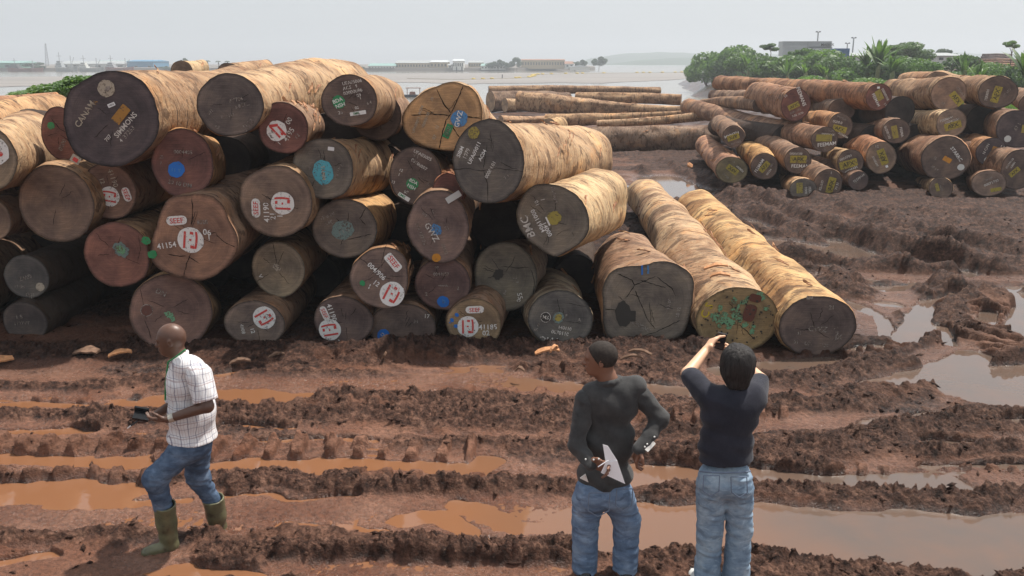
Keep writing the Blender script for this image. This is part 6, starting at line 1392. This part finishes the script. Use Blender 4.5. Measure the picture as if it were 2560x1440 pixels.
for k, (px, hpx) in enumerate(((416,11),(493,24),(519,26),(546,25),(569,25),(590,14),(812,14),(843,18),(1437,22),(747,13))):
    p = at(px, FB + 1, YF - 2); s = mpp(px, FB, YF); h = hpx * s; t = empty("palm_tree", loc=p)
    tag(t, ["shortest palm beside the blue warehouse", "leftmost palm of the row of four on the far shore", "second palm of the row of four, the tallest", "third palm of the row of four on the far shore", "last palm of the row of four on the far shore", "small palm just right of the row of four", "palm left of the middle pair over the pale trunk", "leaning palm over the pale trunk", "palm at the rust roofed house near the point", "small palm right of the low white shed"][k], "palm tree", "palms on the far shore")
    mb = MB(); mb.tube([(0, 0, -.5), (.4, 0, h * .5), (.2, 0, h * .86)], [.45, .32, .25], 6); mb.build("trunk", stemm, t)
    mb = MB(); rd = random.Random(k)
    for q in range(13):
        a = q * 6.28 / 13 + rd.random() * .3; L = h * rd.uniform(.26, .34); vs = []
        for i in range(5):
            u_ = i / 4; rad = L * u_; z = h * .86 + L * (.45 * u_ - .75 * u_ * u_); w = .55 * (1 - u_ * .8)
            vs += [(.2 + math.cos(a) * rad - math.sin(a) * w, math.sin(a) * rad + math.cos(a) * w, z), (.2 + math.cos(a) * rad + math.sin(a) * w, math.sin(a) * rad - math.cos(a) * w, z - .15)]
        mb.add(vs, [(2 * i, 2 * i + 1, 2 * i + 3, 2 * i + 2) for i in range(4)])
    mb.build("crown", fm, t)
# lattice mast
p = at(122, FB - 1, YF + 60); s = mpp(122, FB, YF + 60); h = 62 * s; mb = MB()
for sx, sy in ((-1, -1), (1, -1), (0, 1)): mb.tube([(sx * 1.2, sy * 1.2, 0), (sx * .25, sy * .25, h)], .16, 4)
for k in range(16):
    z = h * k / 16; w = 1.2 - .95 * k / 16; mb.tube([(-w, -w, z), (w * .95, -w * .95, z + h / 16)], .09, 4); mb.tube([(w, -w, z), (-w * .95, -w * .95, z + h / 16)], .09, 4)
t = empty("radio_mast", loc=p); tag(t, "tall thin lattice mast left of the ships across the river", "mast"); mb.build("lattice", plain("grey_mast", (.35, .36, .38), .6), t)
# moored ships
def ship(px0, px1, deck, water, label, seed, hullc, col2):
    Y = YF - 14; p0 = at(px0, water, Y); p1 = at(px1, water, Y); s = mpp(px0, water, Y); L = p1.x - p0.x; h = (water - deck) * s; rd = random.Random(seed)
    t = empty("moored_ship", loc=((p0.x + p1.x) / 2, Y, ZW)); tag(t, label, "ship", "ships moored at the far shore")
    mb = MB(); vs = []; B = 3.2
    for i in range(9):
        u_ = i / 8; w = B * min(1, (1 - abs(2 * u_ - 1) ** 3.0) + .12); sheer = .5 * (2 * u_ - 1) ** 2 * h * .6
        x = -L / 2 + L * u_; vs += [(x * .93, -w * .6, -.3), (x, -w, h * .8 + sheer), (x, w, h * .8 + sheer), (x * .93, w * .6, -.3)]
    f = []
    for i in range(8):
        for k in range(4): f.append((4 * i + k, 4 * i + 4 + k, 4 * i + 4 + (k + 1) % 4, 4 * i + (k + 1) % 4))
    f += [(3, 2, 1, 0), (32, 33, 34, 35)]; mb.add(vs, f); mb.build("hull", hullc, t)
    x = -L * .28
    for k in range(3):
        mb = MB(); w = L * (.30 - .07 * k); mb.box((x, 0, h * (.95 + .42 * k)), (w, 3.6 - k * .5, h * .42)); hs_ = mb.build("superstructure", col2, t)
        mb = MB()
        for q in range(6): mb.box((x - w / 2 + (q + .5) * w / 6, -1.85 + .25 * k, h * (.98 + .42 * k)), (w / 12, .12, h * .16))
        mb.build("window", darkm, hs_)
    mb = MB(); mb.tube([(x, 0, h), (x, 0, h * 3.6)], .14, 5); mb.tube([(x - 1.2, 0, h * 2.9), (x + 1.2, 0, h * 2.9)], .09, 5); mb.build("mast", steel, t)
    mb = MB(); mb.tube([(L * .22, 0, h * .8), (L * .22, 0, h * 3.0)], .16, 5); mb.tube([(L * .22, 0, h * 1.1), (L * .38, 0, h * 2.7)], .12, 5); mb.build("derrick", steel, t)
hw = plain("white_hull_paint", (.38, .40, .41), .6); hr_ = plain("red_hull_paint", (.22, .09, .08), .6); hd = plain("dark_hull_paint", (.07, .08, .10), .6)
ship(140,196,170,183,"white ship with tall bridge, first of the three moored across the river",1,hw,hw)
ship(198,262,172,183,"low white ship moored between two others",2,hw,wwhite)
ship(264,336,171,182,"rust hulled ship moored below the blue warehouse",3,hr_,hw)
ship(20,110,175,184,"long flat reddish barge by the dark trees",4,hr_,wdark)
def small_boat(px, py, Y, Lm, label, mats, kind=0, z=ZW):
    p = on_ground(px, py, ZW); t = empty("boat", loc=(p.x, p.y, z)); tag(t, label, "boat"); mb = MB(); vs = []
    for i in range(7):
        u_ = i / 6; w = Lm * .14 * min(1, 1 - abs(2 * u_ - 1) ** 2.5 + .08); x = -Lm / 2 + Lm * u_; hh = Lm * .12
        vs += [(x * .9, -w * .6, -.05), (x, -w, hh), (x, w, hh), (x * .9, w * .6, -.05)]
    f = []
    for i in range(6):
        for k in range(4): f.append((4 * i + k, 4 * i + 4 + k, 4 * i + 4 + (k + 1) % 4, 4 * i + (k + 1) % 4))
    f += [(3, 2, 1, 0), (24, 25, 26, 27)]; mb.add(vs, f); mb.build("hull", mats[0], t)
    mb = MB(); hh = Lm * .12
    if kind:
        for x, y in ((-.3, -.1), (.3, -.1), (-.3, .1), (.3, .1)): mb.tube([(x * Lm, y * Lm, hh), (x * Lm, y * Lm, Lm * .42)], .03 * Lm * .3, 5)
        mb.box((0, 0, Lm * .43), (Lm * .7, Lm * .26, .03 * Lm)); mb.build("canopy_frame", mats[1], t)
        mb = MB(); mb.box((-.05 * Lm, 0, hh + .07 * Lm), (Lm * .3, Lm * .18, .14 * Lm), taper=.8); mb.build("engine_box", mats[1], t)
    else:
        mb.box((0, 0, hh + Lm * .05), (Lm * .4, Lm * .2, Lm * .1), taper=.8); mb.build("cabin", mats[1], t)
small_boat(1034, 243, 0, 3.0, "small rusty work boat with a frame canopy beyond the near pile", (hd, plain("rusty_frame", (.25, .13, .10), .7)), 1)
small_boat(1320, 177, 0, 10, "small white motor boat near the far quay", (hw, hw))
# floating boom
bp = [on_ground(px, py, ZW) for px, py in [(1018,197),(1060,198),(1110,199),(1160,199.3),(1230,198),(1290,196),(1322,194),(1336,191),(1330,188.5),(1345,187),(1400,185.5),(1470,184.3),(1560,183),(1640,182.3),(1735,181.6)]]
t = empty("floating_boom", loc=bp[0]); tag(t, "long yellow floating boom winding across the river", "boom")
mb = MB(); mb.tube([p - bp[0] + Vector((0, 0, .06)) for p in bp], .10, 6); mb.build("hose", plain("dull_hose", (.20, .17, .10), .7), t)
yel = plain("yellow_float_plastic", (.50, .36, .07), .6)
fl_me = None; acc = 0; rd = random.Random(4)
pts = []
for a_, b_ in zip(bp[:-1], bp[1:]):
    n = max(1, int((b_ - a_).length / 3.1))
    for i in range(n): pts.append(a_ + (b_ - a_) * (i / n))
for p in pts:
    if rd.random() < .5: continue
    s_ = .8 * (p.y / 150.0) ** .6
    o = None
    if fl_me is None:
        mb = MB(); mb.tube([(-.55, 0, .12), (-.35, 0, .12), (.35, 0, .12), (.55, 0, .12)], [.12, .30, .30, .12], 10); o = mb.build("float", yel, t, True); fl_me = o.data
    else:
        o = bpy.data.objects.new("float", fl_me); COL.objects.link(o); o.parent = t
    o.location = p - bp[0]; o.rotation_euler = (0, 0, rd.random() * .5); o.scale = (s_, s_, s_)
mb = MB(); p = on_ground(1255, 196, ZW); mb.tube([(0, 0, -1), (.1, 0, 1.1)], .14, 6); o = mb.build("mooring_post", hd); o.location = p; tag(o, "dark mooring post standing in the river before the boom's bend", "post")
# far wooded hills
hillm = plain("far_wooded_hill", (.05, .085, .05), .9, .1, .3, .01)
for k, (Yh, x0p, x1p, ht, base, sd) in enumerate(((1150, 1500, 3400, 10, 164, 2), (1500, 1380, 3400, 17, 162, 5))):
    n = 160; xa, xb = at(x0p, base, Yh).x, at(x1p, base, Yh).x; xs = np.linspace(xa, xb, n); V = []; f = []
    rise = sstep(0, .12, (xs - xa) / (xb - xa)); hh = ht * rise * (.75 + .5 * (fbm2(xs, xs * 0, .004, 4, sd))) + 3 * (noise2(xs * .05, xs * 0, sd) - .5)
    for i in range(n): V += [(xs[i], Yh, ZW - 1), (xs[i], Yh + 30, ZW + max(.5, hh[i] * .6)), (xs[i], Yh + 120, ZW + max(.8, hh[i])), (xs[i], Yh + 400, ZW - 1)]
    for i in range(n - 1):
        for q in range(3): f.append((4 * i + q, 4 * i + 4 + q, 4 * i + 5 + q, 4 * i + 1 + q))
    tag(mesh_np("wooded_hills", V, f, hillm), kind='structure')
# ================================================================== CHIPS AND SPLINTERS IN THE MUD
chipm = plain("fresh_wood_splinter", (.50, .24, .11), .7, .3, .35, 20); chipd = plain("muddy_wood_splinter", (.17, .10, .065), .8, .3, .4, 20)
def slab(px, py, Lp, Wp, rot, mat, label, th=.02, z=.06, tilt=.15, seed=0, nm="bark_slab"):
    p = on_ground(px, py, z); s = mpp(px, py, p.y); L, W = Lp * s, Wp * s * 1.6; rd = random.Random(seed + int(px)); mb = MB(); m = 7; vs = []
    for i in range(m + 1):
        u_ = i / m; w = W / 2 * (.35 + .65 * math.sin(math.pi * (.1 + .8 * u_))) * rd.uniform(.7, 1.15); x = L * (u_ - .5); zz = .04 * math.sin(u_ * 3) + rd.uniform(-.006, .006)
        vs += [(x, -w, zz), (x, w, zz + .01), (x, w, zz - th), (x, -w, zz - th)]
    f = []
    for i in range(m):
        for k in range(4): f.append((4 * i + k, 4 * i + (k + 1) % 4, 4 * i + 4 + (k + 1) % 4, 4 * i + 4 + k))
    f += [(3, 2, 1, 0), tuple(4 * m + x for x in range(4))]; mb.add(vs, f); o = mb.build(nm, mat)
    o.location = p; o.rotation_euler = (tilt, -tilt * .7, math.radians(rot)); tag(o, label, "bark slab" if "bark" in nm else "stick", "scraps of wood in the mud"); return o
slab(1368,879,62,11,6,chipm,"bright orange splintered slab in front of the charcoal bottom log",z=.22)
slab(1385,872,30,6,50,chipm,"orange splinter propped on the bright orange slab",z=.26)
slab(300,884,56,12,14,chipm,"orange bark slab lying left of the walking man's head",z=.12)
slab(215,880,70,20,-12,chipd,"rough brown bark lump in the shade left of the walking man",z=.10)
slab(-5,905,70,18,40,chipm,"orange slab cut by the picture's edge",z=.06)
slab(1600,882,70,5,-42,chipd,"thin straight stick lying across the mud ridge",z=.24,nm="stick")
slab(1580,895,56,4,-14,chipd,"thin stick half sunk behind the photographer's companion",z=.18,nm="stick")
slab(960,888,24,4,70,chipd,"upright tuft of splinters before the half-buried log",z=.16,tilt=.7)
slab(600,905,52,7,12,chipd,"dull bark strip in the shade right of the walking man",z=.1); slab(690,890,44,4,30,chipd,"thin twig in the shade below the chipped white emblem",z=.1,nm="stick")
slab(1725,413,16,10,60,chipm,"pink torn bark lump on the track before the far pile",z=.3,tilt=.6); slab(1873,478,24,8,-5,plain("pale_bark_scrap_surface", (.45, .33, .2), .8),"pale bark scrap on the track below the far pile",z=.18,tilt=.3)
slab(1790,668,60,7,2,chipm,"loose bark strip lying on the speckled log",z=1.02); slab(1800,690,50,6,-20,chipm,"second loose bark strip on the speckled log",z=.98)
slab(1500,890,30,6,20,chipd,"brown chip behind the companion's head",z=.2); slab(1300,925,26,5,-30,chipd,"short chip on the ridge left of the companion",z=.15)
# small crumbs of bark and clods, nobody could count them
rg = np.random.default_rng(9); n = 5200
Yc = 5.0 + rg.random(n) ** 1.4 * 15; Xc = (rg.random(n) * 2 - 1) * (.66 * Yc); hc, Rc = ground_height(Xc, Yc); k = (hc > .03) & (rg.random(n) < .25 + Rc); Xc, Yc, hc = Xc[k], Yc[k], hc[k]; n = len(Xc)
sz = rg.uniform(.008, .028, n); a_ = rg.random(n) * 6.28; el = rg.uniform(1, 2.4, n)
D = np.stack([np.cos(a_), np.sin(a_), rg.uniform(-.4, .4, n)], 1) * (sz * el)[:, None]; S_ = np.stack([-np.sin(a_), np.cos(a_), rg.uniform(-.3, .3, n)], 1) * (sz * .7)[:, None]; U_ = np.stack([np.zeros(n), np.zeros(n), sz * .7], 1)
P = np.stack([Xc, Yc, hc + sz * .3], 1); V = np.stack([P - D, P + S_, P + D, P - S_, P + U_, P - U_], 1).reshape(-1, 3)
T6 = np.array([(0, 1, 4), (1, 2, 4), (2, 3, 4), (3, 0, 4), (1, 0, 5), (2, 1, 5), (3, 2, 5), (0, 3, 5)]); Fc = (np.arange(n)[:, None, None] * 6 + T6[None]).reshape(-1, 3)
o = mesh_np("mud_clods", V, Fc, mud, smooth=False)
for nm_, v_ in (("rough", .8), ("hgt", .12), ("mulch_shade", 0.2)):
    at2 = o.data.attributes.new(nm_, 'FLOAT', 'POINT'); at2.data.foreach_set("value", np.full(n * 6, v_, np.float32))
tag(o, kind='stuff')
# ================================================================== AIR
HZ = True
if HZ:
    mb = MB(); mb.box((0, 1490, 24.0), (5200, 3020, 55.0))
    hm = bpy.data.materials.new("damp_air"); hm.use_nodes = True; nt = hm.node_tree; nt.nodes.clear()
    out = nt.nodes.new("ShaderNodeOutputMaterial"); pv = nt.nodes.new("ShaderNodeVolumePrincipled"); nt.links.new(pv.outputs[0], out.inputs["Volume"])
    pv.inputs["Color"].default_value = (.90, .95, 1.0, 1); pv.inputs["Density"].default_value = .0009; pv.inputs["Anisotropy"].default_value = .2
    tag(mb.build("haze", hm), kind='stuff')
